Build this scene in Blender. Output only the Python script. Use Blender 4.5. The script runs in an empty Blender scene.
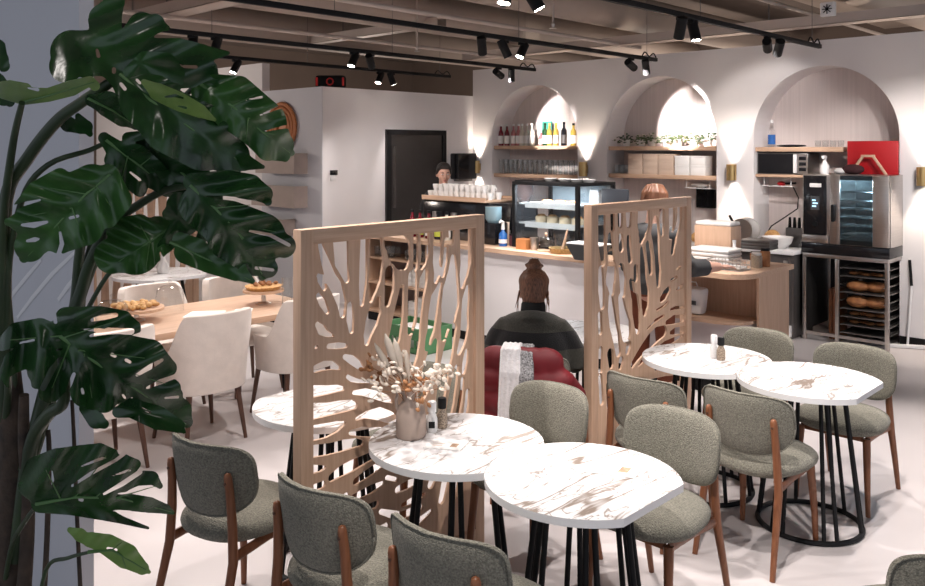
import bpy, bmesh, math, random
import numpy as np
from mathutils import Vector, Matrix
random.seed(7)
PI = math.pi
SC = bpy.context.scene
COL = SC.collection
# ---------------------------------------------------------------- frame of the place
FPX, CX, HY, HC = 840.0, 462.5, 147.5, 1.95      # focal length in pixels, centre column, horizon row, camera height
TH = math.radians(-43.6)
UX, UY = math.cos(TH), math.sin(TH)              # direction along the back wall (to the right)
VX, VY = -UY, UX                                 # direction into the room

def W(a, b, z=0.0): return Vector((a*UX + b*VX, a*UY + b*VY, z))
def ab(p): return (p[0]*UX + p[1]*UY, p[0]*VX + p[1]*VY)
def at(px, py, Y): return Vector(((px-CX)/FPX*Y, Y, HC-(py-HY)/FPX*Y))
def on_z(px, py, z): return at(px, py, (HC-z)*FPX/(py-HY))
def on_b(px, py, b): return at(px, py, b/((px-CX)/FPX*VX+VY))
def on_a(px, py, a): return at(px, py, a/((px-CX)/FPX*UX+UY))

# ---------------------------------------------------------------- materials
MATS = {}
def mat(name, col, rough=0.5, metal=0.0, spec=0.5, var=0.0, vscale=8.0, bump=0.0, bscale=60.0, emit=None, estr=0.0, stretch=None, col2=None, coat=0.0, sheen=0.0, detail=3.0):
    if name in MATS: return MATS[name]
    m = bpy.data.materials.new(name); m.use_nodes = True
    nt = m.node_tree; b = nt.nodes['Principled BSDF']
    b.inputs['Base Color'].default_value = (*col, 1); b.inputs['Roughness'].default_value = rough
    b.inputs['Metallic'].default_value = metal; b.inputs['Specular IOR Level'].default_value = spec
    b.inputs['Coat Weight'].default_value = coat; b.inputs['Sheen Weight'].default_value = sheen
    tc = nt.nodes.new('ShaderNodeTexCoord'); mp = nt.nodes.new('ShaderNodeMapping')
    nt.links.new(tc.outputs['Object'], mp.inputs['Vector'])
    if stretch: mp.inputs['Scale'].default_value = stretch
    n = nt.nodes.new('ShaderNodeTexNoise'); n.inputs['Scale'].default_value = vscale; n.inputs['Detail'].default_value = detail
    nt.links.new(mp.outputs['Vector'], n.inputs['Vector'])
    r = nt.nodes.new('ShaderNodeValToRGB'); r.color_ramp.elements[0].position = 0.3; r.color_ramp.elements[1].position = 0.7
    c2 = col2 if col2 else tuple(c*(1-var) for c in col)
    r.color_ramp.elements[0].color = (*c2, 1); r.color_ramp.elements[1].color = (*col, 1)
    nt.links.new(n.outputs['Fac'], r.inputs['Fac']); nt.links.new(r.outputs['Color'], b.inputs['Base Color'])
    if bump:
        n2 = nt.nodes.new('ShaderNodeTexNoise'); n2.inputs['Scale'].default_value = bscale; n2.inputs['Detail'].default_value = 2
        nt.links.new(mp.outputs['Vector'], n2.inputs['Vector'])
        bp = nt.nodes.new('ShaderNodeBump'); bp.inputs['Strength'].default_value = bump; bp.inputs['Distance'].default_value = 0.01
        nt.links.new(n2.outputs['Fac'], bp.inputs['Height']); nt.links.new(bp.outputs['Normal'], b.inputs['Normal'])
    if emit:
        b.inputs['Emission Color'].default_value = (*emit, 1); b.inputs['Emission Strength'].default_value = estr
    MATS[name] = m
    return m

def thin_glass(name, tint=(1, 1, 1), refl=1.0):
    m = bpy.data.materials.new(name); m.use_nodes = True; nt = m.node_tree; nt.nodes.clear()
    o = nt.nodes.new('ShaderNodeOutputMaterial'); mx = nt.nodes.new('ShaderNodeMixShader')
    t = nt.nodes.new('ShaderNodeBsdfTransparent'); t.inputs['Color'].default_value = (*tint, 1)
    g = nt.nodes.new('ShaderNodeBsdfGlossy'); g.inputs['Roughness'].default_value = 0.03
    f = nt.nodes.new('ShaderNodeLayerWeight'); f.inputs['Blend'].default_value = 0.5
    pw = nt.nodes.new('ShaderNodeMath'); pw.operation = 'POWER'; pw.inputs[1].default_value = 2.6; nt.links.new(f.outputs['Facing'], pw.inputs[0])
    ma = nt.nodes.new('ShaderNodeMath'); ma.operation = 'MULTIPLY_ADD'; ma.inputs[1].default_value = 0.75*refl; ma.inputs[2].default_value = 0.06; nt.links.new(pw.outputs[0], ma.inputs[0])
    nt.links.new(ma.outputs[0], mx.inputs[0]); nt.links.new(t.outputs[0], mx.inputs[1]); nt.links.new(g.outputs[0], mx.inputs[2])
    nt.links.new(mx.outputs[0], o.inputs['Surface']); MATS[name] = m
    return m

def marble_mat():
    m = bpy.data.materials.new('white_marble_laminate'); m.use_nodes = True; nt = m.node_tree; b = nt.nodes['Principled BSDF']
    b.inputs['Roughness'].default_value = 0.33; b.inputs['Specular IOR Level'].default_value = 0.35
    tc = nt.nodes.new('ShaderNodeTexCoord'); oi = nt.nodes.new('ShaderNodeObjectInfo'); ad = nt.nodes.new('ShaderNodeVectorMath')
    sc = nt.nodes.new('ShaderNodeVectorMath'); sc.operation = 'SCALE'; sc.inputs['Scale'].default_value = 1.0
    nt.links.new(oi.outputs['Location'], sc.inputs[0]); nt.links.new(tc.outputs['Object'], ad.inputs[0]); nt.links.new(sc.outputs[0], ad.inputs[1])
    def veins(rot, scl, nscale, w0, w1, dist):
        mp = nt.nodes.new('ShaderNodeMapping'); mp.inputs['Rotation'].default_value = (0, 0, rot); mp.inputs['Scale'].default_value = scl
        nt.links.new(ad.outputs[0], mp.inputs['Vector'])
        n = nt.nodes.new('ShaderNodeTexNoise'); n.inputs['Scale'].default_value = nscale; n.inputs['Detail'].default_value = 5; n.inputs['Roughness'].default_value = 0.45
        n.inputs['Distortion'].default_value = dist
        nt.links.new(mp.outputs[0], n.inputs['Vector'])
        s = nt.nodes.new('ShaderNodeMath'); s.operation = 'SUBTRACT'; s.inputs[1].default_value = 0.5; nt.links.new(n.outputs['Fac'], s.inputs[0])
        a = nt.nodes.new('ShaderNodeMath'); a.operation = 'ABSOLUTE'; nt.links.new(s.outputs[0], a.inputs[0])
        r = nt.nodes.new('ShaderNodeMapRange'); r.inputs['From Min'].default_value = w0; r.inputs['From Max'].default_value = w1
        r.inputs['To Min'].default_value = 1; r.inputs['To Max'].default_value = 0
        nt.links.new(a.outputs[0], r.inputs['Value'])
        return r
    v1 = veins(0.25, (5.0, 1.1, 1), 1.5, 0.007, 0.024, 0.5); v2 = veins(-0.15, (3.4, 1.2, 1), 3.4, 0.004, 0.014, 0.9)
    # a slow mask keeps the broad streaks apart
    mk = nt.nodes.new('ShaderNodeTexNoise'); mk.inputs['Scale'].default_value = 2.6; nt.links.new(ad.outputs[0], mk.inputs['Vector'])
    mr = nt.nodes.new('ShaderNodeMapRange'); mr.inputs['From Min'].default_value = 0.41; mr.inputs['From Max'].default_value = 0.50
    nt.links.new(mk.outputs['Fac'], mr.inputs['Value'])
    mu = nt.nodes.new('ShaderNodeMath'); mu.operation = 'MULTIPLY'; nt.links.new(v1.outputs[0], mu.inputs[0]); nt.links.new(mr.outputs[0], mu.inputs[1])
    m2 = nt.nodes.new('ShaderNodeMath'); m2.operation = 'MULTIPLY'; m2.inputs[1].default_value = 0.85; nt.links.new(v2.outputs[0], m2.inputs[0])
    mxx = nt.nodes.new('ShaderNodeMath'); mxx.operation = 'MAXIMUM'; nt.links.new(mu.outputs[0], mxx.inputs[0]); nt.links.new(m2.outputs[0], mxx.inputs[1])
    mix = nt.nodes.new('ShaderNodeMix'); mix.data_type = 'RGBA'
    mix.inputs[6].default_value = (0.72, 0.705, 0.705, 1); mix.inputs[7].default_value = (0.24, 0.19, 0.155, 1)
    nt.links.new(mxx.outputs[0], mix.inputs[0]); nt.links.new(mix.outputs[2], b.inputs['Base Color'])
    MATS['marble'] = m
    return m

WHITE = mat('white_wall_paint', (0.84, 0.81, 0.815), 0.7, var=0.03, vscale=3, spec=0.2)
NICHE = mat('niche_panel_paint', (0.70, 0.62, 0.60), 0.7, var=0.10, vscale=6, stretch=(9, 1, 0.15), spec=0.2)
GREYW = mat('daylit_grey_wall', (0.66, 0.66, 0.70), 0.65, var=0.03, vscale=2, spec=0.2)  # bluish daylight on walls facing left is put into this grey
BROWNW = mat('taupe_upper_wall', (0.17, 0.13, 0.11), 0.9, var=0.12, vscale=1.5)
CEIL = mat('taupe_concrete_ceiling', (0.20, 0.162, 0.142), 0.9, var=0.2, vscale=1.2)
DUCT = mat('painted_duct', (0.46, 0.385, 0.335), 0.7, var=0.1, vscale=2)
PIPE = mat('painted_pipe', (0.55, 0.47, 0.42), 0.6, var=0.1, vscale=3)
FLOOR = mat('polished_resin_floor', (0.60, 0.555, 0.55), 0.32, var=0.06, vscale=1.3, spec=0.35)
LINEW = mat('plain_white_line', (0.85, 0.84, 0.85), 0.5)
OAK = mat('light_oak_veneer', (0.62, 0.42, 0.30), 0.5, var=0.0, vscale=5, stretch=(14, 14, 0.7), col2=(0.53, 0.345, 0.235), spec=0.3)
OAKH = mat('light_oak_lengthwise', (0.64, 0.44, 0.31), 0.5, vscale=5, stretch=(0.7, 14, 14), col2=(0.53, 0.345, 0.235), spec=0.3)
OAKV = mat('light_oak_crosswise', (0.62, 0.42, 0.30), 0.45, vscale=5, stretch=(14, 0.7, 14), col2=(0.50, 0.32, 0.215), spec=0.35)
WALNUT = mat('stained_walnut', (0.25, 0.098, 0.045), 0.38, vscale=6, stretch=(12, 12, 1), col2=(0.17, 0.06, 0.026), spec=0.4)
DARKW = mat('dark_stained_leg_wood', (0.11, 0.047, 0.026), 0.45, vscale=6, stretch=(12, 12, 1), col2=(0.07, 0.03, 0.018))
GREEN = mat('sage_grey_woven_fabric', (0.29, 0.274, 0.222), 0.95, vscale=150, col2=(0.135, 0.130, 0.105), bump=0.8, bscale=200, spec=0.1, sheen=0.15)
CREAM = mat('cream_velour', (0.74, 0.665, 0.61), 0.9, var=0.10, vscale=14, bump=0.1, bscale=120, spec=0.1, sheen=0.3)
BLACK = mat('black_powder_coat', (0.008, 0.008, 0.009), 0.55, var=0.2, vscale=10, spec=0.22)
BLACKG = mat('black_gloss', (0.010, 0.010, 0.012), 0.15)
DARKD = mat('near_black_door', (0.018, 0.016, 0.016), 0.4, var=0.2)
STEEL = mat('brushed_steel', (0.62, 0.58, 0.55), 0.32, metal=1.0, var=0.1, vscale=6, stretch=(1, 1, 20))
STEELD = mat('dark_steel', (0.20, 0.19, 0.185), 0.4, metal=0.9, var=0.1)
BRASS = mat('brushed_brass', (0.62, 0.43, 0.19), 0.3, metal=1.0, var=0.08, vscale=20)
CERAM = mat('white_ceramic', (0.82, 0.80, 0.78), 0.25, var=0.02)
PLAST = mat('white_plastic', (0.80, 0.79, 0.79), 0.4, var=0.02)
LEAF = mat('monstera_leaf', (0.020, 0.070, 0.016), 0.27, vscale=14, col2=(0.007, 0.030, 0.009), spec=0.5, bump=0.15, bscale=30)
LEAFM = mat('mid_green_monstera_leaf', (0.045, 0.130, 0.028), 0.28, vscale=14, col2=(0.022, 0.072, 0.018), spec=0.5, bump=0.15, bscale=30)
LEAFY = mat('pale_spotlit_leaf', (0.20, 0.33, 0.08), 0.30, vscale=14, col2=(0.13, 0.24, 0.05), spec=0.5)  # lighter green; spotlight on the upper leaves is put into the colour
VEIN = mat('leaf_rib', (0.09, 0.19, 0.06), 0.45)
STALK = mat('leaf_stalk_green', (0.035, 0.062, 0.022), 0.45, vscale=9, col2=(0.02, 0.035, 0.016))
BARK = mat('plant_bark', (0.085, 0.055, 0.038), 0.85, vscale=22, col2=(0.03, 0.022, 0.017), bump=0.6, bscale=40)
SOIL = mat('potting_soil', (0.04, 0.03, 0.02), 0.95, bump=0.5)
POTM = mat('grey_planter', (0.25, 0.25, 0.26), 0.6)
RED = mat('dark_red_puffer', (0.16, 0.004, 0.010), 0.6, var=0.3, vscale=9)
REDB = mat('bright_red_board', (0.50, 0.012, 0.018), 0.45, var=0.05)
SCARFW = mat('white_wool', (0.80, 0.78, 0.79), 0.95, vscale=60, var=0.15, bump=0.5, bscale=130)
SCARFG = mat('grey_melange_wool', (0.45, 0.44, 0.45), 0.95, vscale=120, col2=(0.03, 0.03, 0.03), bump=0.5)
SWEAT = mat('dark_green_grey_knit', (0.060, 0.058, 0.046), 0.95, vscale=120, var=0.4, bump=0.4, bscale=160, sheen=0.2)
_nt = SWEAT.node_tree; _b = _nt.nodes['Principled BSDF']; _src = _b.inputs['Base Color'].links[0].from_socket
_tc = _nt.nodes.new('ShaderNodeTexCoord'); _sx = _nt.nodes.new('ShaderNodeSeparateXYZ'); _nt.links.new(_tc.outputs['Object'], _sx.inputs[0])
_sub = _nt.nodes.new('ShaderNodeMath'); _sub.operation = 'SUBTRACT'; _sub.inputs[1].default_value = 0.845; _nt.links.new(_sx.outputs['Z'], _sub.inputs[0])
_abs = _nt.nodes.new('ShaderNodeMath'); _abs.operation = 'ABSOLUTE'; _nt.links.new(_sub.outputs[0], _abs.inputs[0])
_lt = _nt.nodes.new('ShaderNodeMath'); _lt.operation = 'LESS_THAN'; _lt.inputs[1].default_value = 0.05; _nt.links.new(_abs.outputs[0], _lt.inputs[0])
_mx = _nt.nodes.new('ShaderNodeMix'); _mx.data_type = 'RGBA'; _nt.links.new(_lt.outputs[0], _mx.inputs[0]); _nt.links.new(_src, _mx.inputs[6]); _mx.inputs[7].default_value = (0.008, 0.008, 0.009, 1)
_nt.links.new(_mx.outputs[2], _b.inputs['Base Color'])
SWEATB = mat('black_knit', (0.008, 0.008, 0.009), 0.95, var=0.3, bump=0.4, bscale=160)
SKIN = mat('skin', (0.62, 0.36, 0.27), 0.5, var=0.06, vscale=10)
HAIR = mat('brown_hair', (0.23, 0.10, 0.052), 0.5, vscale=30, stretch=(6, 6, 1), col2=(0.06, 0.024, 0.013))
HAIRD = mat('dark_hair', (0.014, 0.010, 0.009), 0.45, var=0.3)
HAIRR = mat('reddish_brown_hair', (0.17, 0.078, 0.042), 0.5, vscale=30, stretch=(6, 6, 1), col2=(0.14, 0.05, 0.024))
CLOTHG = mat('charcoal_cloth', (0.06, 0.06, 0.062), 0.9, var=0.2, bump=0.2)
JEANS = mat('rust_trousers', (0.20, 0.055, 0.025), 0.9, var=0.2)
DARKC = mat('dark_trousers', (0.012, 0.012, 0.016), 0.9, var=0.2)
PAPER = mat('white_paper', (0.84, 0.82, 0.80), 0.6)
CARD = mat('kraft_card', (0.68, 0.52, 0.41), 0.8, var=0.06, vscale=6)
PASTRY = mat('baked_pastry', (0.45, 0.20, 0.06), 0.6, vscale=40, col2=(0.70, 0.42, 0.16), bump=0.4, bscale=60)
BREAD = mat('crusty_bread', (0.40, 0.17, 0.06), 0.7, vscale=22, col2=(0.22, 0.075, 0.025), bump=0.6, bscale=40)
CAKE = mat('pale_cream_cake', (0.80, 0.70, 0.50), 0.6, var=0.1)
GLASS = thin_glass('clear_glass', (0.965, 0.975, 0.975), 1.0)
PANE = thin_glass('cabinet_pane', (0.95, 0.96, 0.965), 0.6)
MARBLE = marble_mat()
TERRA = mat('beige_stoneware', (0.42, 0.325, 0.27), 0.75, var=0.1, vscale=8)
PRINT = mat('printed_brown', (0.30, 0.17, 0.10), 0.6, vscale=90, col2=(0.62, 0.45, 0.30))
PETAL = mat('dried_cream_petals', (0.80, 0.70, 0.60), 0.9, var=0.1)
PETALB = mat('dried_rust_petals', (0.45, 0.21, 0.09), 0.9, var=0.3)
PLUME = mat('pampas_plume', (0.58, 0.50, 0.42), 0.95, var=0.2)

# ---------------------------------------------------------------- mesh builder
class MB:
    def __init__(s): s.v = []; s.f = []; s.M = None
    def add(s, vs, fs):
        o = len(s.v)
        for p in vs:
            p = Vector(p)
            s.v.append(s.M @ p if s.M is not None else p)
        s.f += [tuple(i+o for i in f) for f in fs]
        return s
    def bm_add(s, bm):
        bm.verts.ensure_lookup_table()
        for i, v in enumerate(bm.verts): v.index = i
        s.add([v.co.copy() for v in bm.verts], [[v.index for v in f.verts] for f in bm.faces]); bm.free()
        return s
    def box(s, c, d, bev=0.0, rot=None, seg=2, taper=None):
        bm = bmesh.new(); bmesh.ops.create_cube(bm, size=1)
        for v in bm.verts:
            if taper and v.co.z < 0: v.co.x *= taper[0]; v.co.y *= taper[1]
            v.co = Vector((v.co.x*d[0], v.co.y*d[1], v.co.z*d[2]))
        if bev: bmesh.ops.bevel(bm, geom=bm.edges[:], offset=min(bev, min(d)*0.49), segments=seg, profile=0.5, affect='EDGES', clamp_overlap=True)
        if rot is not None: bmesh.ops.transform(bm, matrix=rot.to_4x4(), verts=bm.verts)
        bmesh.ops.translate(bm, vec=Vector(c), verts=bm.verts)
        return s.bm_add(bm)
    def lo_hi(s, lo, hi, bev=0.0):
        return s.box([(a+b)/2 for a, b in zip(lo, hi)], [abs(b-a) for a, b in zip(lo, hi)], bev)
    def tube(s, pts, r, seg=10, caps=True, flat=None):
        pts = [Vector(p) for p in pts]; n = len(pts); rs = r if isinstance(r, (list, tuple)) else [r]*n
        vs = []; prev = None
        for i, p in enumerate(pts):
            t = (pts[min(i+1, n-1)]-pts[max(i-1, 0)])
            t = t.normalized() if t.length > 1e-9 else Vector((0, 0, 1))
            if prev is None:
                ref = Vector((1, 0, 0)) if abs(t.x) < 0.9 else Vector((0, 1, 0))
                x = (ref - t*ref.dot(t)).normalized()
            else:
                x = (prev - t*prev.dot(t)); x = x.normalized() if x.length > 1e-6 else t.orthogonal().normalized()
            prev = x; y = t.cross(x)
            fx, fy = flat if flat else (1, 1)
            for k in range(seg):
                a = 2*PI*k/seg
                vs.append(p + x*(math.cos(a)*rs[i]*fx) + y*(math.sin(a)*rs[i]*fy))
        fs = []
        for i in range(n-1):
            for k in range(seg):
                k2 = (k+1) % seg
                fs.append((i*seg+k, i*seg+k2, (i+1)*seg+k2, (i+1)*seg+k))
        if caps:
            fs.append(tuple(range(seg-1, -1, -1))); fs.append(tuple((n-1)*seg+k for k in range(seg)))
        return s.add(vs, fs)
    def cyl(s, p0, p1, r0, r1=None, seg=20): return s.tube([p0, p1], [r0, r0 if r1 is None else r1], seg)
    def lathe(s, prof, seg=24, c=(0, 0, 0), close=False):
        vs = []; fs = []; n = len(prof)
        for (r, z) in prof:
            for k in range(seg):
                a = 2*PI*k/seg
                vs.append((c[0]+r*math.cos(a), c[1]+r*math.sin(a), c[2]+z))
        for i in range(n-1):
            for k in range(seg):
                k2 = (k+1) % seg
                fs.append((i*seg+k, i*seg+k2, (i+1)*seg+k2, (i+1)*seg+k))
        return s.add(vs, fs)
    def torus(s, c, R, r, seg=40, rs=8, sq=1.0):
        vs = []; fs = []
        for i in range(seg):
            a = 2*PI*i/seg
            for k in range(rs):
                t = 2*PI*k/rs
                vs.append((c[0]+(R+r*math.cos(t))*math.cos(a), c[1]+(R+r*math.cos(t))*math.sin(a), c[2]+r*sq*math.sin(t)))
        for i in range(seg):
            for k in range(rs):
                i2, k2 = (i+1) % seg, (k+1) % rs
                fs.append((i*rs+k, i2*rs+k, i2*rs+k2, i*rs+k2))
        return s.add(vs, fs)
    def prism(s, poly, z0, z1):
        n = len(poly)
        vs = [(x, y, z0) for x, y in poly] + [(x, y, z1) for x, y in poly]
        fs = [tuple(range(n-1, -1, -1)), tuple(range(n, 2*n))] + [(i, (i+1) % n, n+(i+1) % n, n+i) for i in range(n)]
        return s.add(vs, fs)
    def ell(s, c, r, seg=16, rings=10, rot=None):
        vs = []; fs = []
        for i in range(rings+1):
            t = PI*i/rings
            for k in range(seg):
                a = 2*PI*k/seg
                p = Vector((r[0]*math.sin(t)*math.cos(a), r[1]*math.sin(t)*math.sin(a), r[2]*math.cos(t)))
                if rot is not None: p = rot @ p
                vs.append(Vector(c)+p)
        for i in range(rings):
            for k in range(seg):
                k2 = (k+1) % seg
                fs.append((i*seg+k, (i+1)*seg+k, (i+1)*seg+k2, i*seg+k2))
        bm = bmesh.new(); bv = [bm.verts.new(v) for v in vs]
        for f in fs: bm.faces.new([bv[i] for i in f])
        bmesh.ops.remove_doubles(bm, verts=bm.verts, dist=1e-6)
        return s.bm_add(bm)
    def pad(s, hw, hh, th, e=3.0, n=9, seg=48, fn=None, top=None, e2=None):
        """rounded cushion in the local xz plane, thickness along y; fn bends it; top scales the lower half"""
        vs = []; fs = []
        for side in (1, -1):
            for k in range(n+1):
                rho = math.sin(k/n*PI/2)
                for j in range(seg):
                    a = 2*PI*j/seg; ca, sa = math.cos(a), math.sin(a)
                    ee = e2 if (e2 and sa > 0) else e
                    x = rho*hw*math.copysign(abs(ca)**(2/ee), ca); z = rho*hh*math.copysign(abs(sa)**(2/ee), sa)
                    if top and z < 0: x *= 1-top*(-z/hh)**1.5
                    y = side*th*max(0.0, 1-rho**4)**0.5
                    p = Vector((x, y, z)); vs.append(fn(p) if fn else p)
        m = (n+1)*seg
        for side in (0, 1):
            for k in range(n):
                for j in range(seg):
                    j2 = (j+1) % seg
                    q = [side*m+k*seg+j, side*m+k*seg+j2, side*m+(k+1)*seg+j2, side*m+(k+1)*seg+j]
                    fs.append(tuple(q) if side == 0 else tuple(q[::-1]))
        bm = bmesh.new(); bv = [bm.verts.new(v) for v in vs]
        for f in fs: bm.faces.new([bv[i] for i in f])
        bmesh.ops.remove_doubles(bm, verts=bm.verts, dist=1e-5); bmesh.ops.recalc_face_normals(bm, faces=bm.faces)
        return s.bm_add(bm)
    def build(s, name, m, parent=None, loc=(0, 0, 0), rz=0.0, ang=35, remesh=0.0, smooth=0, kind=None, label=None):
        me = bpy.data.meshes.new(name); me.from_pydata([tuple(v) for v in s.v], [], s.f); me.validate()
        bm = bmesh.new(); bm.from_mesh(me); bmesh.ops.recalc_face_normals(bm, faces=bm.faces); bm.to_mesh(me); bm.free()
        me.polygons.foreach_set('use_smooth', [True]*len(me.polygons))
        if ang < 180: me.set_sharp_from_angle(angle=math.radians(ang))
        me.materials.append(m)
        o = bpy.data.objects.new(name, me); COL.objects.link(o)
        o.location = loc; o.rotation_euler = (0, 0, rz)
        if parent: o.parent = parent
        if remesh:
            r = o.modifiers.new('Remesh', 'REMESH'); r.mode = 'VOXEL'; r.voxel_size = remesh; r.use_smooth_shade = True
            if smooth:
                q = o.modifiers.new('Smooth', 'SMOOTH'); q.factor = 0.5; q.iterations = smooth
        if kind: o['kind'] = kind
        if label: o['label'] = label
        return o

def thing(name, label, cat, loc=(0, 0, 0), rz=0.0, group=None):
    o = bpy.data.objects.new(name, None); o.empty_display_size = 0.1; COL.objects.link(o)
    o.location = loc; o.rotation_euler = (0, 0, rz); o['label'] = label; o['category'] = cat
    if group: o['group'] = group
    return o
def tag(o, label, cat, group=None):
    o['label'] = label; o['category'] = cat
    if group: o['group'] = group
    return o
KIDS = {}
def dup(root, loc, rz, label, group=None, scale=None):
    r = root.copy(); COL.objects.link(r); r.location = loc; r.rotation_euler = (0, 0, rz); r['label'] = label
    if group: r['group'] = group
    if scale: r.scale = scale
    for ch in list(root.children):
        c = ch.copy(); COL.objects.link(c); c.parent = r
        for g in list(ch.children):
            d = g.copy(); COL.objects.link(d); d.parent = c
    return r
def struct(name, mb, m, rz=TH, parent=None, ang=35):
    o = mb.build(name, m, parent, (0, 0, 0), rz if parent is None else 0.0, ang)
    if parent is None: o['kind'] = 'structure'
    return o

# ---------------------------------------------------------------- marching squares (rounded cut-outs and leaf outlines)
def sd_chain(X, Y, ch):
    d = np.full(X.shape, 1e9)
    if len(ch) == 1:
        x, y, r = ch[0]; return np.hypot(X-x, Y-y)-r
    for (x0, y0, r0), (x1, y1, r1) in zip(ch[:-1], ch[1:]):
        dx, dy = x1-x0, y1-y0; L = dx*dx+dy*dy+1e-12
        t = np.clip(((X-x0)*dx+(Y-y0)*dy)/L, 0, 1)
        d = np.minimum(d, np.hypot(X-x0-t*dx, Y-y0-t*dy)-(r0+(r1-r0)*t))
    return d
def smin(a, b, k):
    h = np.clip(0.5+0.5*(b-a)/k, 0, 1)
    return b*(1-h)+a*h-k*h*(1-h)
def msq(F, xs, ys, merge=False):
    """solid where F<0; gives 2D verts, polygons, boundary edges"""
    nx, ny = len(xs), len(ys); S = F < 0
    vid = {}; V = []
    def corner(i, j):
        k = (0, i, j)
        if k not in vid: vid[k] = len(V); V.append((xs[i], ys[j]))
        return vid[k]
    def cross(i, j, d):
        k = (1+d, i, j)
        if k not in vid:
            i2, j2 = (i+1, j) if d == 0 else (i, j+1)
            a, b = F[j, i], F[j2, i2]; t = min(0.98, max(0.02, a/(a-b)))
            vid[k] = len(V); V.append((xs[i]+(xs[i2]-xs[i])*t, ys[j]+(ys[j2]-ys[j])*t))
        return vid[k]
    P = []; E = []
    for j in range(ny-1):
        run = None
        for i in range(nx-1):
            s = (S[j, i], S[j, i+1], S[j+1, i+1], S[j+1, i])
            if all(s):
                if merge:
                    if run is None: run = i
                else: P.append((corner(i, j), corner(i+1, j), corner(i+1, j+1), corner(i, j+1)))
                continue
            if run is not None: P.append((corner(run, j), corner(i, j), corner(i, j+1), corner(run, j+1))); run = None
            if not any(s): continue
            cs = [(i, j), (i+1, j), (i+1, j+1), (i, j+1)]; ed = [(i, j, 0), (i+1, j, 1), (i, j+1, 0), (i, j, 1)]
            poly = []; flag = []
            for k in range(4):
                if s[k]: poly.append(corner(*cs[k])); flag.append(0)
                if s[k] != s[(k+1) % 4]: poly.append(cross(*ed[k])); flag.append(1)
            if len(poly) >= 3:
                P.append(tuple(poly))
                for k in range(len(poly)):
                    k2 = (k+1) % len(poly)
                    if flag[k] and flag[k2]: E.append((poly[k], poly[k2]))
        if run is not None: P.append((corner(run, j), corner(nx-1, j), corner(nx-1, j+1), corner(run, j+1)))
    return V, P, E
# ================================================================ the setting
A0, A1 = -17.0, 4.0
B0, B1 = -4.0, 16.0
WB = 9.0; WH = 3.08; ND = 0.40
struct('floor', MB().lo_hi((A0, B0, -0.05), (A1, B1, 0.0)), FLOOR)
CZ = 4.0
struct('ceiling', MB().lo_hi((A0, B0, CZ), (A1, B1, CZ+0.1)), CEIL)
struct('wall_far', MB().lo_hi((A0, 14.0, 0), (A1, 14.1, CZ)), BROWNW)
struct('wall_far_side', MB().lo_hi((-15.1, B0, 0), (-15.0, 14.0, CZ)), BROWNW)

# back wall with three arched niches
ARCH = [-7.24, -5.29, -3.35]; AR = 0.75; ASP = 2.06
def back_wall():
    m = MB(); aL, aR = -8.36, 1.5
    def quad(p): m.add(p, [(0, 1, 2, 3)])
    xs = aL
    for c in ARCH + [None]:
        r = c-AR if c is not None else aR
        quad([(xs, WB, 0), (r, WB, 0), (r, WB, WH), (xs, WB, WH)])
        if c is None: break
        n = 32
        pts = [(c-AR*math.cos(PI*i/n), ASP+AR*math.sin(PI*i/n)) for i in range(n+1)]
        for (x0, z0), (x1, z1) in zip(pts[:-1], pts[1:]):
            quad([(x0, WB, z0), (x1, WB, z1), (x1, WB, WH), (x0, WB, WH)])
        loop = [(c-AR, 0)] + pts + [(c+AR, 0)]
        for (x0, z0), (x1, z1) in zip(loop[:-1], loop[1:]):
            quad([(x0, WB, z0), (x0, WB+ND, z0), (x1, WB+ND, z1), (x1, WB, z1)])
        xs = c+AR
    quad([(aL, WB, WH), (aR, WB, WH), (aR, WB+0.55, WH), (aL, WB+0.55, WH)])
    quad([(aL, WB, 0), (aL, WB, WH), (aL, WB+0.55, WH), (aL, WB+0.55, 0)])
    quad([(aR, WB, 0), (aR, WB, WH), (aR, WB+0.55, WH), (aR, WB+0.55, 0)])
    bm = m
    return bm
bw = struct('wall_back', back_wall(), WHITE, ang=30)
nb = MB()
nb.lo_hi((-8.36, WB+ND, 0), (1.5, WB+0.55, WH-0.01))
struct('wall_niche_back', nb, NICHE)
struct('baseboard_back', MB().lo_hi((-2.595, WB-0.012, 0), (1.5, WB-0.001, 0.09)), BLACK)
# the lower white box of a room with the black door
RH = 2.70; RA = -8.36; RB = 6.28
struct('wall_side', MB().lo_hi((RA-0.12, RB+0.0065, 0), (RA, WB+0.5, RH)), WHITE)
struct('wall_box_front', MB().lo_hi((-9.68, RB, 0), (RA-0.0005, RB+0.006, RH)), GREYW)  # side lit by bluish daylight, put into its wall colour
struct('wall_left_tall', MB().lo_hi((-14.9, RB, 0), (-9.68, RB+0.12, WH)), WHITE)
struct('trim_box_lid', MB().lo_hi((-9.68, RB+0.12, RH-0.06), (RA-0.12, WB+0.5, RH-0.01)), WHITE)
# black door in the side wall
pL, pR = on_a(385, 200, RA), on_a(444, 200, RA); dB0, dB1 = ab(pL)[1], ab(pR)[1]
dz = on_a(415, 130, RA).z
d = MB().lo_hi((RA, dB0, 0), (RA+0.03, dB1, dz)); door = struct('door_1', d, DARKD)
fr = MB(); fr.lo_hi((RA+0.03, dB0, 0), (RA+0.05, dB0+0.07, dz)); fr.lo_hi((RA+0.03, dB1-0.07, 0), (RA+0.05, dB1, dz)); fr.lo_hi((RA+0.03, dB0, dz-0.07), (RA+0.05, dB1, dz))
fr.build('door_frame', BLACK, door)
MB().lo_hi((RA+0.031, dB0+0.10, 1.15), (RA+0.045, dB0+0.16, dz-0.22), 0.004).build('viewing_pane', PANE, door)
MB().tube([(RA+0.03, dB1-0.14, 1.05), (RA+0.09, dB1-0.14, 1.05), (RA+0.09, dB1-0.28, 1.05)], 0.012).build('door_handle', STEEL, door)
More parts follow.
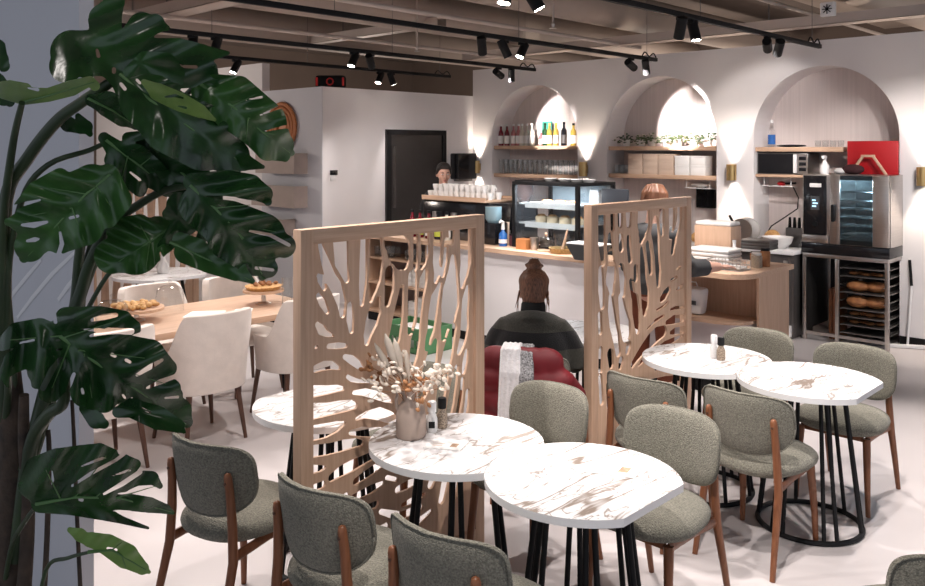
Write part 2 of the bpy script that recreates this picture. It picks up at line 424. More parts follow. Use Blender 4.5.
# near wall panel behind the plant
PB = 1.39; PA = ab(at(80, 300, 3.4))[0]
struct('wall_left_near', MB().lo_hi((-9.0, PB, 0), (PA, PB+0.06, CZ)), GREYW)
arcs = MB()  # thin white curved strips just off the wall face
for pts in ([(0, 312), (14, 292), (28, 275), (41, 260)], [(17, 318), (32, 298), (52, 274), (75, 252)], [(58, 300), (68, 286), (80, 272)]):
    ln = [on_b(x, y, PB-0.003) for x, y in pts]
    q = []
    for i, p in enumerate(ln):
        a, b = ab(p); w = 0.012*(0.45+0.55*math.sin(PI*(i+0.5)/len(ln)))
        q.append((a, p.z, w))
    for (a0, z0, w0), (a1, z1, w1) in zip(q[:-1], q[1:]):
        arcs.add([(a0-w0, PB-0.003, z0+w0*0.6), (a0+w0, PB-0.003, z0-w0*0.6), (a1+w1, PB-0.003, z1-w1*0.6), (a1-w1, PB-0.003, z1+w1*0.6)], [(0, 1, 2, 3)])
struct('wall_white_lines', arcs, LINEW)

# ---------------------------------------------------------------- overhead services
def along(kind, name, label, cat, prof, a, z, b0, b1, m, grp=None):
    """a long run parallel to the tracks"""
    mb = MB()
    if kind == 'round': mb.tube([(a, b0, z), (a, b1, z)], prof, 20)
    else: mb.lo_hi((a-prof[0]/2, b0, z-prof[1]/2), (a+prof[0]/2, b1, z+prof[1]/2), 0.004)
    return tag(mb.build(name, m, None, rz=TH), label, cat, grp)
def across(name, label, cat, w, h, b, z, a0, a1, m):
    mb = MB().lo_hi((a0, b-w/2, z-h/2), (a1, b+w/2, z+h/2), 0.004)
    return tag(mb.build(name, m, None, rz=TH), label, cat)
along('round', 'ventilation_duct', 'wide round taupe duct under the ceiling furthest left', 'duct', 0.24, -9.6, 3.55, 1.6, 13.5, DUCT)
along('round', 'ventilation_duct', 'wide round taupe duct under the ceiling between the third and fourth light tracks', 'duct', 0.24, -7.35, 3.58, 1.6, 13.5, DUCT)
along('round', 'ventilation_duct', 'wide round taupe duct under the ceiling between the second and third light tracks', 'duct', 0.22, -5.7, 3.62, 1.6, 13.5, DUCT)
along('round', 'ventilation_duct', 'wide round taupe duct under the ceiling nearest the right', 'duct', 0.22, -3.0, 3.62, -3.5, 13.5, DUCT)
along('box', 'ceiling_beam', 'broad taupe ceiling beam left of the second light track', 'beam', (0.5, 0.22), -6.5, 3.88, 1.6, 13.8, DUCT)
along('box', 'ceiling_beam', 'broad taupe ceiling beam right of the second light track', 'beam', (0.5, 0.22), -3.95, 3.88, 1.6, 13.8, DUCT)
along('box', 'ceiling_beam', 'broad taupe ceiling beam furthest left over the box room', 'beam', (0.5, 0.22), -8.9, 3.88, 1.6, 13.8, DUCT)
pa = ab(on_z(320, 0, 3.2)); 
along('round', 'sprinkler_pipe', 'thin pale pipe running beside the second light track', 'pipe', 0.022, -5.55, 3.18, 1.6, 9.0, PIPE)
along('round', 'sprinkler_pipe', 'thin pale pipe running beside the third light track', 'pipe', 0.022, -7.1, 3.12, 1.6, 9.6, PIPE)
along('round', 'sprinkler_pipe', 'thin pale pipe running beside the nearest light track', 'pipe', 0.022, -3.6, 3.42, 1.6, 12.0, PIPE)
def ladder_tray(label, b, z, a0, a1, w=0.2):
    t = thing('cable_tray', label, 'cable tray', W((a0+a1)/2, b, z), TH); L = a1-a0
    MB().lo_hi((-L/2, -w/2, -0.05), (L/2, -w/2+0.012, 0.05)).build('side_rail', PIPE, t)
    MB().lo_hi((-L/2, w/2-0.012, -0.05), (L/2, w/2, 0.05)).build('side_rail', PIPE, t)
    MB().lo_hi((-L/2, -w/2, -0.05), (L/2, w/2, -0.044)).build('tray_floor', PIPE, t)
    for x in (-L/2+0.6, 0, L/2-0.6):
        MB().cyl((x, 0, -0.05), (x, 0, CZ-z), 0.006, seg=8).build('hanger_rod', STEELD, t)
    return t
ladder_tray('pale perforated cable tray crossing above the arched wall', 8.6, 3.22, -8.1, 0.6)
ladder_tray('short pale cable tray crossing the ceiling left of the middle', 6.95, 3.42, -9.4, -6.95, 0.16)
ladder_tray('white cable tray at the top left above the big leaves', 3.72, 3.2, -8.6, -6.0, 0.22)
# square siren unit on the tray
p = on_b(827, 9, 8.42)
t = thing('alarm_sounder', 'small white square alarm sounder on the cable tray top right', 'alarm', p, TH)
MB().box((0, 0.03, 0), (0.14, 0.06, 0.14), 0.01).build('housing', PLAST, t)
mb = MB()
for k in range(8):
    a = k*PI/4; mb.box((math.cos(a)*0.03, -0.003, math.sin(a)*0.03), (0.035, 0.006, 0.008), 0, Matrix.Rotation(-a, 3, 'Y'))
mb.box((0, -0.003, 0), (0.03, 0.006, 0.03)); mb.build('sound_slots', BLACK, t)
for i, (px, py) in enumerate(((553, 22), (417, 46))):
    p = at(px, py, (8.2, 9.6)[i])
    t = thing('fire_sprinkler', ('small white sprinkler head hanging right of the second track spotlights', 'small white sprinkler head hanging above the black door')[i], 'sprinkler', p)
    MB().cyl((0, 0, 0), (0, 0, CZ-p.z), 0.012, seg=10).build('drop_pipe', PIPE, t)
    MB().lathe([(0.0, -0.07), (0.035, -0.065), (0.035, -0.06), (0.012, -0.05), (0.02, -0.02), (0.012, 0.0)], 14).build('deflector', STEEL, t)

# light tracks and spotlights
TZ = 2.93
TRK = {1: -3.11, 2: -4.91, 3: -6.64, 4: -8.14}
names = {1: 'nearest black light track at the top right', 2: 'second black light track from the right', 3: 'third black light track from the right', 4: 'furthest left black light track above the box room'}
for k, a in TRK.items():
    b0, b1 = (-0.5 if k == 1 else 1.6), 8.3
    t = thing('light_track', names[k], 'light track', W(a, b0, TZ), TH)
    MB().lo_hi((-0.018, 0, -0.02), (0.018, b1-b0, 0.02), 0.003).build('track_rail', BLACK, t)
    for q in (b1-b0-0.2, b1-b0-2.4, b1-b0-4.5, b1-b0-6.2):
        MB().cyl((0, q, 0.02), (0, q, CZ-TZ), 0.003, seg=6).build('suspension_wire', STEELD, t)
    MB().tube([(0, b1-b0-0.30+0.30*i/16, 0.015+0.13*math.sin(PI*i/16)*(0.55+0.45*math.cos(PI*i/8))) for i in range(17)], 0.007, 8).build('feed_cable', BLACK, t)
LENS = mat('lamp_lens', (0.9, 0.85, 0.8), 0.4, emit=(1.0, 0.88, 0.76), estr=40.0)
SPOTK = 0.80
def spotlight(label, a, b, aim, power, size=66, first=None, blend=0.45):
    """aim: world point the can is turned at"""
    base = W(a, b, TZ-0.02)
    t = thing('track_spotlight', label, 'spotlight', base, 0.0, 'spotlights on the ceiling tracks')
    rot = Matrix.Rotation(TH, 3, 'Z')
    MB().box((0, 0, -0.012), (0.03, 0.09, 0.024), 0.003, rot).build('track_adapter', BLACK, t)
    piv = Vector((0, 0, -0.075)); dr = (Vector(aim)-(base+piv)).normalized()
    MB().cyl((0, 0, -0.02), piv+Vector((0, 0, 0.005)), 0.009, seg=10).build('stem', BLACK, t)
    c = MB(); p0, p1 = piv-dr*0.085, piv+dr*0.085
    c.tube([p0, p0+dr*0.004, p1-dr*0.004, p1, p1-dr*0.012], [0.036, 0.040, 0.040, 0.037, 0.034], 20); c.build('lamp_can', BLACK, t)
    MB().cyl(p1-dr*0.006, p1-dr*0.001, 0.034, seg=20).build('lens', LENS, t)
    lamp('spot', base+p1+dr*0.02, aim, power, size, blend)
    return t
def lamp(name, pos, aim, power, size=66, blend=0.45, col=(1.0, 0.925, 0.885), rad=0.03):
    l = bpy.data.lights.new(name, 'SPOT'); l.energy = power*SPOTK; l.spot_size = math.radians(size); l.spot_blend = blend; l.color = col; l.shadow_soft_size = rad
    o = bpy.data.objects.new('spot_beam', l); COL.objects.link(o); o.location = pos
    o.rotation_euler = (Vector(aim)-Vector(pos)).to_track_quat('-Z', 'Y').to_euler()
    return o
# ================================================================ bistro chairs
def bend(k, y0, tilt=0.0):
    return lambda p: Vector((p.x, y0 + p.y + k*p.x*p.x - tilt*p.z, p.z))
def make_chair(label):
    t = thing('bistro_chair', label, 'chair', (0, 0, 0), 0, 'sage grey bistro chairs')
    # seat: thick rounded cushion, wide at the front
    s = MB()
    def fs(p): return Vector((p.x*(1.0+0.10*(p.z/0.24)), p.z+0.005, 0.445 + p.y - 0.25*max(0.0, -p.z-0.12)*0.2))
    s.pad(0.235, 0.245, 0.055, 2.5, 9, 56, fs); s.build('seat', GREEN, t, ang=180)
    b = MB()
    f0 = bend(1.9, -0.235, 0.16)
    b.pad(0.228, 0.148, 0.030, 3.0, 9, 64, lambda p: f0(p)+Vector((0, 0, 0.655)), top=0.13, e2=4.6); bo = b.build('backrest', GREEN, t, ang=180)
    # piping seam round the pad
    pts = []
    for j in range(65):
        a = 2*PI*j/64; ca, sa = math.cos(a), math.sin(a)
        ee = 4.6 if sa > 0 else 3.0
        x = 0.226*math.copysign(abs(ca)**(2/ee), ca); z = 0.146*math.copysign(abs(sa)**(2/ee), sa)
        if z < 0: x *= 1-0.13*(-z/0.148)**1.5
        pts.append(f0(Vector((x, -0.012, z)))+Vector((0, 0, 0.655)))
    MB().tube(pts, 0.0035, 6).build('piping', GREEN, bo, ang=180)
    for sx in (-1, 1):
        x = 0.165*sx
        l = MB(); l.tube([(0.19*sx, 0.195, 0), (0.185*sx, 0.19, 0.15), (x*1.05, 0.165, 0.40)], [0.0125, 0.016, 0.021], 12); l.build('leg', WALNUT, t, ang=50)
        yb = -0.235+1.9*0.155*0.155-0.046
        l = MB()
        l.tube([(0.19*sx, -0.315, 0), (0.186*sx, -0.275, 0.16), (0.179*sx, -0.222, 0.36), (0.170*sx, yb+0.018, 0.50), (0.163*sx, yb+0.012, 0.62), (0.160*sx, yb+0.004, 0.685), (0.160*sx, yb+0.002, 0.70), (0.160*sx, yb+0.002, 0.705)],
               [0.0125, 0.0155, 0.019, 0.0185, 0.017, 0.016, 0.012, 0.004], 14); lo = l.build('leg', WALNUT, t, ang=50)
        MB().cyl((0.160*sx, yb-0.013, 0.665), (0.160*sx, yb-0.009, 0.665), 0.006, seg=10).build('screw_cap', DARKW, lo)
        r = MB(); r.tube([(0.176*sx, -0.222, 0.375), (0.172*sx, -0.03, 0.388), (0.170*sx, 0.160, 0.388)], 0.018, 10, flat=(0.6, 1.15)); r.build('side_rail', WALNUT, t, ang=50)
    MB().box((0, 0.155, 0.392), (0.31, 0.02, 0.03), 0.006).build('front_rail', WALNUT, t)
    return t
chair0 = make_chair('sage grey bistro chair seen from behind beside the big plant, pushed in under no table edge')
def chair(px, py, face, label, first=False, ztop=0.80, off=0.0):
    p = on_z(px, py, ztop); rz = TH + face + off
    f = Vector((-math.sin(rz), math.cos(rz), 0)); o = Vector((p.x, p.y, 0)) + f*0.225
    if first: chair0.location = o; chair0.rotation_euler = (0, 0, rz); chair0['label'] = label; return chair0
    return dup(chair0, o, rz, label)
chair(200, 440, 0, 'sage grey chair seen whole from behind, standing beside the big plant', True, off=0.22)
chair(310, 484, 0, 'sage grey chair seen from behind in front of the vase table, left of two', off=0.12)
chair(434, 528, 0, 'sage grey chair nearest the camera in front of the tables', off=0.12)
chair(557, 386, PI, 'sage grey chair facing the camera between the vase table and the red coat')
chair(679, 411, PI, 'sage grey chair facing the camera at the right of the front table pair')
chair(741, 391, 0, 'sage grey chair seen whole from behind in front of the right rear table')
chair(638, 376, 0, 'sage grey chair seen from behind against the right slatted screen')
chair(762, 330, PI, 'sage grey chair tucked in behind the rear table with the mills')
chair(858, 346, PI, 'sage grey chair at the far right facing the camera beyond the last table')
chair(437, 366, PI, 'sage grey chair behind the left slatted screen, glimpsed through its openings')
chair(978, 552, 0.9, 'sage grey chair at the bottom right corner of the view')

# ================================================================ bistro tables
def make_table(label, ch=0.30, bite=None):
    t = thing('bistro_table', label, 'table', (0, 0, 0), 0, 'round marble topped bistro tables')
    R = 0.357; n = 72
    a0 = math.acos(ch/R); poly = [(R*math.cos(a0+(2*PI-2*a0)*i/n), R*math.sin(a0+(2*PI-2*a0)*i/n)) for i in range(n+1)]
    if bite:      # the edge is cut to the round of the neighbouring top
        dd = math.hypot(*bite)-0.003; ba = math.atan2(bite[1], bite[0]); g = math.acos(dd/2/R)
        poly = [(R*math.cos(ba+g+(2*PI-2*g)*i/n), R*math.sin(ba+g+(2*PI-2*g)*i/n)) for i in range(n+1)]
        poly += [(dd*math.cos(ba)+R*math.cos(ba+PI+g-2*g*i/24), dd*math.sin(ba)+R*math.sin(ba+PI+g-2*g*i/24)) for i in range(1, 24)]
    MB().prism(poly, 0.722, 0.75).build('table_top', MARBLE, t, ang=30)
    eb = MB(); pl = poly + [poly[0]]
    for (x0, y0), (x1, y1) in zip(pl[:-1], pl[1:]):
        s = 1.0015; eb.add([(x0*s, y0*s, 0.7225), (x1*s, y1*s, 0.7225), (x1*s, y1*s, 0.7492), (x0*s, y0*s, 0.7492), (x0*0.99, y0*0.99, 0.7225), (x1*0.99, y1*0.99, 0.7225), (x1*0.99, y1*0.99, 0.7492), (x0*0.99, y0*0.99, 0.7492)], [(0, 1, 2, 3), (0, 4, 5, 1), (3, 2, 6, 7)])
    eb.build('edge_band', PLAST, t, ang=30)
    MB().lathe([(0, 0.706), (0.19, 0.706), (0.19, 0.7215), (0, 0.7215)], 32).build('top_plate', BLACK, t)
    MB().torus((0, 0, 0.013), 0.252, 0.013, 56, 8).build('floor_ring', BLACK, t)
    for k in range(6):
        a = k*PI/3+0.25
        for da in (-0.13, 0.13):
            p1 = (0.165*math.cos(a+da*0.6), 0.165*math.sin(a+da*0.6), 0.708); p0 = (0.25*math.cos(a+da), 0.25*math.sin(a+da), 0.014)
            MB().tube([p0, p1], 0.011, 8).build('leg', BLACK, t, ang=50)
    return t
table0 = make_table('marble topped round table with the vase of dried flowers', bite=(0.462*UX-0.378*UY, 0.462*VX-0.378*VY))
table1 = make_table('marble topped round table nearest the camera with a menu lying on it')
ua = W(0.632, 0)
pA = Vector((-0.025, 3.44, 0)); table0.location = pA; table0.rotation_euler = (0, 0, TH)
table1.location = pA+Vector((0.462, -0.378, 0)); table1.rotation_euler = (0, 0, TH)
pC = Vector((1.392, 4.80, 0))
table2 = make_table('marble topped round table with salt and pepper beside the right slatted screen', bite=(0.405*UX-0.445*UY, 0.405*VX-0.445*VY)); table2.location = pC; table2.rotation_euler = (0, 0, TH)
dup(table1, pC+Vector((0.405, -0.445, 0)), TH, 'marble topped round table furthest right with a bare top')
pD = Vector((-0.622, 3.955, 0))
dup(table1, pD, TH+PI, 'marble topped round table behind the left slatted screen')
pE = Vector((0.80, 5.48, 0))
dup(table1, pE, TH+PI, 'marble topped round table in front of the seated person')
pF = at(160, 273.5, 8.0); pF.z = 0
dup(table1, pF, TH, 'white round table far back at the left behind the plant', scale=(1.2, 1.2, 1.0))

# ================================================================ slatted screens
def holes_px(txt):
    return [[tuple(float(v) for v in q.split(',')) for q in line.split()] for line in txt.strip().split('\n') if line.strip()]
HL = holes_px('''
320,236,1.5 320,246,1.5 325.5,263,3.5 331,279,4.6 336,287,5 341,303,3.4 341.7,315,1.5
340,232,6.2 340,241,6.2 341,262,5.6 346,280,1.5
364,232,3 364,240,3 363,262,3 362,285,2.6 361,304,1
375,232,4.2 375,240,4.2 376,262,5.6 374,279,5 372,289,3.5 370,300,1
391,230,7 392,242,7 398,250,10 401,258,7.5 404,266,2
415,230,1.2 415,240,1.2 415,262,1.4 414.5,268,1
412,276,3.2 411.5,295,3.2 411,318,3 409.5,332,1.5
424,228,3 424,238,3 425,252,3 423,262,2 421,267,1
425,272,1.5 423,280,3 420.5,297,1.9 418.5,322,1.2 415,340,3.6 413,356,3 411,368,1.5
437,226,3 437,235,3 437,250,3.2 436,262,2.8 437,272,2.5 435,281,1
439.5,285,1 434.5,298,3.2 432,315,3.3 430.5,330,2.5 428,338,2 426.5,348,1.5
446,240,1 444.5,262,1.2 442,275,1
450.5,226,2 450.8,236,1.6 450.5,243,1
452.5,258,1.5 452,272,3.5 450,290,6.5 449.5,305,7.5 448,318,6 444.5,327,3.2 443,338,1.5
464,222,4.2 465,245,4.4 465,262,4 463,275,3 461.5,286,1
467,288,1 465,300,2.6 464,315,2.5 464,326,3 463,336,2.5 461,344,2.3 458.5,352,1.3
453,328,2 450,340,3 447.5,352,4 445,365,4.2 442,382,3.8 439,405,3 434,430,2
435,343,2 432,354,4 430,364,5 424,385,5 419,400,3
456,368,1.2 453,385,2 450,404,2.4 446,425,2
466,352,1 464.5,362,1.7 463,372,1
462,380,1 460,398,1.5 457,415,1.5
467,392,1 466,405,1.3 463,425,1.2
349.5,306,2 349.5,320,2.6 350.5,331,1.2
378,299,1 374,312,5 371,322,5 367,335,3 366,343,1.2
389,272,3.5 388.5,290,3.4 386.5,304,1.5
401.5,287,1 399.5,302,2.5 397,320,4 394,338,4.5 391,352,3 389,362,1.5
318,276,1 321,280,3 323.5,288,1.2
318,296,1.5 322,303,2.5 326.5,312,1
317,325,2.5 321,330,4.5 326,334,2.5 332,336,.8
328,346.5,2 337,346,2.6 345,346,1.8
315,347.5,1.2 316,347,1
315,369,3.2 323,366,4 331,365.5,3.5 338.5,368.5,1.2
344,357,2 351,360,3.8 358,365,3.5 363,369.5,1
347,377,1.6 351,379.5,2 358,381.5,1.2 370,382,1 376,381.5,.8
310,392,5.5 325,390.5,4 336,389,3 342.5,389,1.5
353,393,1.5 364,392.5,3 376,395.5,3.5 386,399,3 391,402,1
310,412,7.5 325,410,6 338,407.5,5.5 350,405.5,4.5 354,406,3
356,419,1.2 366,415,3 378,414,5.5 390,418,5 398,422,3
310,434,7 325,431,6.5 335,427.5,5 343,424,2
350,433,2 360,432,4 370,432.5,4 382,433,4.5 392,432,3.5 405,434,3
310,452,5.5 328,449.5,5 342,446,5 354,443.5,4 361,443.5,2.2
310,470,4 320,469,2.5 324,468,1
331,478,3.5 340,472,5 350,467,5.5 362,461,4.5 374,455,3.5 384,451,2
355,482,3 364,476,4 373,470,4 384,463,3
386,478,1.8 396,480,1.5
397,490,3 408,485,4 420,480,3
402,506,2 412,501,3 424,495,2
310,490,3 322,485,3
312,515,4 330,506,5 345,498,4
350,500,3 370,490,4 382,484,2
315,545,4 335,530,5 355,515,5 375,505,3
380,512,2 400,517,4 420,508,3
335,560,4 360,542,5 385,528,4
395,535,3 415,525,4 430,512,2
380,560,4 405,545,4 425,535,3
430,485,2 436,470,3 440,455,2
441,500,2 446,475,3 452,445,2
452,500,2 457,470,2.5 461,445,1.5
''')
HR = holes_px('''
601,208,2.4 601,214,2.4 601,230,2.5 601,243,2.4 602,255,1.8 602.5,263,1.2
611.8,208,1.2 611.8,214,1.2 612,228,1
609.5,236,1.2 609.5,248,2.4 611,261,2
619.5,207,1.6 619.5,214,1.6 619.5,224,1.3
620,237,1.2 620.5,248,1.6
628,206,2 628,214,2 628,224,1.3
628,238,1 628,246,1.2 629.5,260,1.3
643,204,4.5 643,215,4.7 643,224,5 642,233,3 640.5,241,1
655,220,1.5 654.5,232,3 655.5,243,2.2 656.5,256,1.6 657.5,272,1.8 657.5,285,.8
661,208,1.4 661,217,1.4 661.5,233,1
671,205,2 671,216,2 671,226,1.6 670,236,.9
679,206,1.4 679,216,1.4 677.5,226,1.3 674,237,1.4 672,252,1
647.5,245,1.5 649,258,1.6 650,272,1
641.5,250,1.2 642.5,265,2.2 643,280,2.4 644.5,293,3 644.5,305,2.5 643.8,313,1
611,268,3.4 610,280,3.8 611,292,1.5
620.5,268,1.8 622,280,2.3 622,294,1.4
600,270,1.3 600.5,290,2 601.5,306,1.2
635,268,1.2 635,279,1.2
630.5,282,1.1 632.5,296,1.1
634.5,299,2.2 635.5,312,2.8 636.5,324,2 637,331,1
610,297,1.1 610.5,310,2.3 612.5,325,2.6 615,336,2.4 617.5,353,1.5
620,298,1.5 622,312,2.6 624.5,325,4 625.5,335,3.3
668,290,1 664.5,295,1.7 661,299.5,.9
676,277,1.1 670.5,280.5,1.1
679.5,267,1.1 676,270,.9
681,286.5,2 676,290,1
667.5,302,1.2 663,306.5,1.2 656,310.5,.9
663,316,1.2 655,321,1.5 647,329.5,1.1
683,307.5,1.1 676,308,1.5 670,310,1
682,318.5,3.5 673,320,4 666,323,2
683,330,3.2 674,331.5,3 670,333,1.5
663,331.5,2 656,335,3 649,342,3 643,349,2.2 637,357,1.4 632,365,.9
682,336,1 672,341,2.5 664,345,3 657,350,2.5 648,356,2.2 640,363,1.5
682,347,2 672,350,2.5 662,355,2
643,361.5,1.1 638,366,.9
628,345,1.6 626.5,352,.9
620.5,361,1.4 619.5,367,.9
599,315,1 599.5,332,1
600,350,1.1 599.5,371,1
599.5,378,1.1 601,402,1.1
609.5,354,2 610.5,365,1.4
682,362,2.5 668,365,3 655,369,2
683,378,2.5 665,380,3 650,382,2
682,394,3 660,394,3 642,394,2
682,412,3 655,410,3 635,406,2
682,432,3 655,426,3 630,418,2
682,455,3 650,445,3 625,432,2
608,385,1.5 609,405,2
615,400,1.5 620,420,2
''')
def screen(label, b0, b1, holes, aF=-2.775, px_map=True):
    t = thing('slatted_screen', label, 'room divider', W(aF-0.028, b0, 0), TH)
    L = b1-b0; top = 1.62; pw = 0.062; th = 0.055
    MB().lo_hi((-th/2, 0, 0), (th/2, pw, top-0.001), 0.002).build('post', OAK, t)
    MB().lo_hi((-th/2, L-pw, 0), (th/2, L, top-0.001), 0.002).build('post', OAK, t)
    MB().lo_hi((-th/2+0.0005, 0.0005, top-pw), (th/2-0.0005, L-0.0005, top), 0.002).build('top_rail', OAKV, t)
    MB().lo_hi((-th/2+0.0005, 0.001, 0.0), (th/2-0.0005, L-0.001, 0.09), 0.002).build('bottom_rail', OAKV, t)
    g = 0.0055; y0, y1, z0, z1 = pw-0.004, L-pw+0.004, 0.086, top-pw+0.004
    ys = np.linspace(y0, y1, int((y1-y0)/g)+1); zs = np.linspace(z0, z1, int((z1-z0)/g)+1)
    Y, Z = np.meshgrid(ys, zs); F = np.full(Y.shape, -1.0)
    xl = 0.010
    for h in holes:
        ch = []
        for (x, y, r) in h:
            if px_map:
                p = on_a(x, y, aF-0.028+xl); a, b = ab(p); q = on_a(x+1, y, aF-0.028+xl); sc = (p.y/FPX + abs(ab(q)[1]-b))/2
                vert = abs(h[0][0]-h[-1][0]) < abs(h[0][1]-h[-1][1]); sc = abs(ab(q)[1]-b) if vert else p.y/FPX; dr = Vector((p.x, p.y)); sh = 0.9*0.014*(dr.x*VX+dr.y*VY)/max(0.05, -(dr.x*UX+dr.y*UY)); ch.append((b-b0+sh*0.5, p.z, r*sc*1.05+0.0015+(sh*0.5 if vert else 0.0015)))
            else: ch.append((x, y, r))
        F = np.maximum(F, -sd_chain(Y, Z, ch))
    V, P, E = msq(F, ys, zs, merge=True)
    n = len(V); th2 = 0.014
    vs = [(xl, y, z) for y, z in V] + [(xl-th2, y, z) for y, z in V]
    fs = [p for p in P] + [tuple(i+n for i in p[::-1]) for p in P] + [(i, j, j+n, i+n) for i, j in E]
    me = MB().add(vs, fs)
    o = me.build('branch_lattice', OAK, t, ang=40)
    return t, o
scrL, latL = screen('tall pale oak screen cut like branches, in front at the left of the seated woman', 1.981, 3.072, HL)
scrR, latR = screen('tall pale oak screen cut like branches, right of the seated woman', 3.985, 5.145, HR)
# third screen far left behind the plant: mirrored pattern of the same kind
pS = on_a(199, 250, -8.05); bS = ab(pS)[1]
HF = [[(0.10+k*0.11, 0.35+0.10*(k % 3), 0.014), (0.10+k*0.115, 0.75, 0.03), (0.09+k*0.118, 1.15, 0.03), (0.08+k*0.12, 1.5, 0.012)] for k in range(9)] + \
     [[(0.12+0.2*k, 0.16+0.03*k, 0.02), (0.28+0.2*k, 0.24+0.02*k, 0.03)] for k in range(4)]
screen('tall pale oak screen cut like branches, far back at the left behind the leaves', bS-1.13, bS, HF, -8.05, False)

# ================================================================ long communal table
TA0, TA1, TB0, TB1 = -6.0, -5.14, 1.62, 3.92
t = thing('dining_table', 'long pale oak communal table with cream chairs at the left', 'table', W((TA0+TA1)/2, (TB0+TB1)/2), TH)
lw, ll = (TA1-TA0)/2, (TB1-TB0)/2
MB().lo_hi((-lw, -ll, 0.705), (lw, ll, 0.75), 0.004).build('table_top', OAKV, t)
for sy in (-1, 1):
    MB().box((0, sy*(ll-0.35), 0.68), (0.7, 0.08, 0.048), 0.003).build('cross_beam', BLACK, t)
    for sx in (-1, 1):
        MB().tube([(sx*0.34, sy*(ll-0.3), 0), (sx*0.30, sy*(ll-0.35), 0.66)], [0.022, 0.03], 10).build('leg', BLACK, t)
# cream tub chairs
def make_tub(label):
    t = thing('tub_chair', label, 'chair', (0, 0, 0), 0, 'cream tub chairs at the long table')
    s = MB(); s.pad(0.235, 0.235, 0.06, 3.0, 8, 48, lambda p: Vector((p.x, p.z+0.02, 0.43+p.y))); s.build('seat', CREAM, t, ang=180)
    # wrap-round shell: high back, arms falling away to the front
    vs = []; fs = []; nt, nh = 40, 16
    def topz(u):
        t = max(0.0, min(1.0, (abs(u)-0.80)/0.62)); return 0.885-0.26*t*t*(3-2*t)
    for side in (0, 1):
        for i in range(nt+1):
            u = -1.75+3.5*i/nt; zt = topz(u)
            for j in range(nh+1):
                v = j/nh; z = 0.36+(zt-0.36)*v
                flare = 0.03*v
                R = 0.275+flare - (0.05 if side else 0.0)*(1-0.0*v)
                e = 2.6; ca, sa = math.sin(u), -math.cos(u)
                x = (R)*math.copysign(abs(ca)**(2/e), ca); y = (R+0.0)*math.copysign(abs(sa)**(2/e), sa)
                rr = 1.0
                if v > 0.93: z -= (0.006 if side == 0 else 0.006)
                vs.append((x, y-0.02*v, z))
    m = (nt+1)*(nh+1); idx = lambda s, i, j: s*m+i*(nh+1)+j
    for i in range(nt):
        for j in range(nh):
            fs.append((idx(0, i, j), idx(0, i+1, j), idx(0, i+1, j+1), idx(0, i, j+1)))
            fs.append((idx(1, i, j), idx(1, i, j+1), idx(1, i+1, j+1), idx(1, i+1, j)))
        fs.append((idx(0, i, nh), idx(0, i+1, nh), idx(1, i+1, nh), idx(1, i, nh)))
        fs.append((idx(0, i, 0), idx(1, i, 0), idx(1, i+1, 0), idx(0, i+1, 0)))
    for j in range(nh):
        fs.append((idx(0, 0, j), idx(0, 0, j+1), idx(1, 0, j+1), idx(1, 0, j))); fs.append((idx(0, nt, j), idx(1, nt, j), idx(1, nt, j+1), idx(0, nt, j+1)))
    b = MB().add(vs, fs).build('backrest', CREAM, t, ang=60)
    bv = b.modifiers.new('Bevel', 'BEVEL'); bv.width = 0.02; bv.segments = 3; bv.limit_method = 'ANGLE'; bv.angle_limit = math.radians(50)
    for sx in (-1, 1):
        for sy in (-1, 1):
            MB().tube([(sx*0.215, sy*0.22, 0), (sx*0.17, sy*0.175, 0.39)], [0.012, 0.021], 10).build('leg', DARKW, t, ang=50)
    return t
tub0 = make_tub('cream tub chair fully in view with its back turned, at the long table')
tub0.location = W(-5.17, 2.87); tub0.rotation_euler = (0, 0, TH+PI/2)
dup(tub0, W(-5.17, 3.62), TH+PI/2, 'cream tub chair at the long table half hidden by the left slatted screen')
dup(tub0, W(-5.14, 2.17), TH+PI/2, 'cream tub chair at the long table mostly hidden behind the big dark leaf')
dup(tub0, W(-6.05, 3.06), TH-PI/2, 'cream tub chair on the far side of the long table behind the pastry board')
dup(tub0, W(-5.98, 3.72), TH-PI/2, 'cream tub chair on the far side of the long table beside the cake stand')

# ---------------------------------------------------------------- on the long table
def cake_stand(p, label, r, h, board):
    t = thing('cake_stand', label, 'cake stand', p)
    MB().lathe([(0.06, 0), (0.06, 0.006), (0.018, 0.02), (0.015, h-0.03), (0.04, h-0.012), (0.0, h-0.012)], 24).build('pedestal', STEEL, t)
    MB().lathe([(0.0, h-0.012), (r, h-0.012), (r, h+0.006), (0.0, h+0.006)], 40).build('wooden_plate', OAKH if board else PASTRY, t)
    return t
p1 = W(-5.56, 3.62, 0.75)
cake_stand(p1, 'steel cake stand with a round wooden plate near the end of the long table', 0.155, 0.105, True)
tart = MB(); tart.lathe([(0.0, 0), (0.12, 0), (0.14, 0.028), (0.125, 0.03), (0.0, 0.036)], 32)
tag(tart.build('tart', PASTRY, None, p1+Vector((0, 0, 0.1115))), 'round golden tart on the steel cake stand', 'tart')
for k in range(10):
    a = k*2.4; rr = 0.03+0.008*k
    tag(MB().ell((0, 0, 0.012), (0.02, 0.018, 0.012), 10, 6).build('nut_cluster', BREAD, None, p1+Vector((rr*math.cos(a), rr*math.sin(a), 0.146))), 'brown nut cluster on top of the round tart', 'nut', 'nut clusters on the tart')
p2 = W(-5.66, 2.66, 0.75)
cake_stand(p2, 'cake stand with a round board of pastries behind the leaves on the long table', 0.185, 0.085, True)
rnd = random.Random(3)
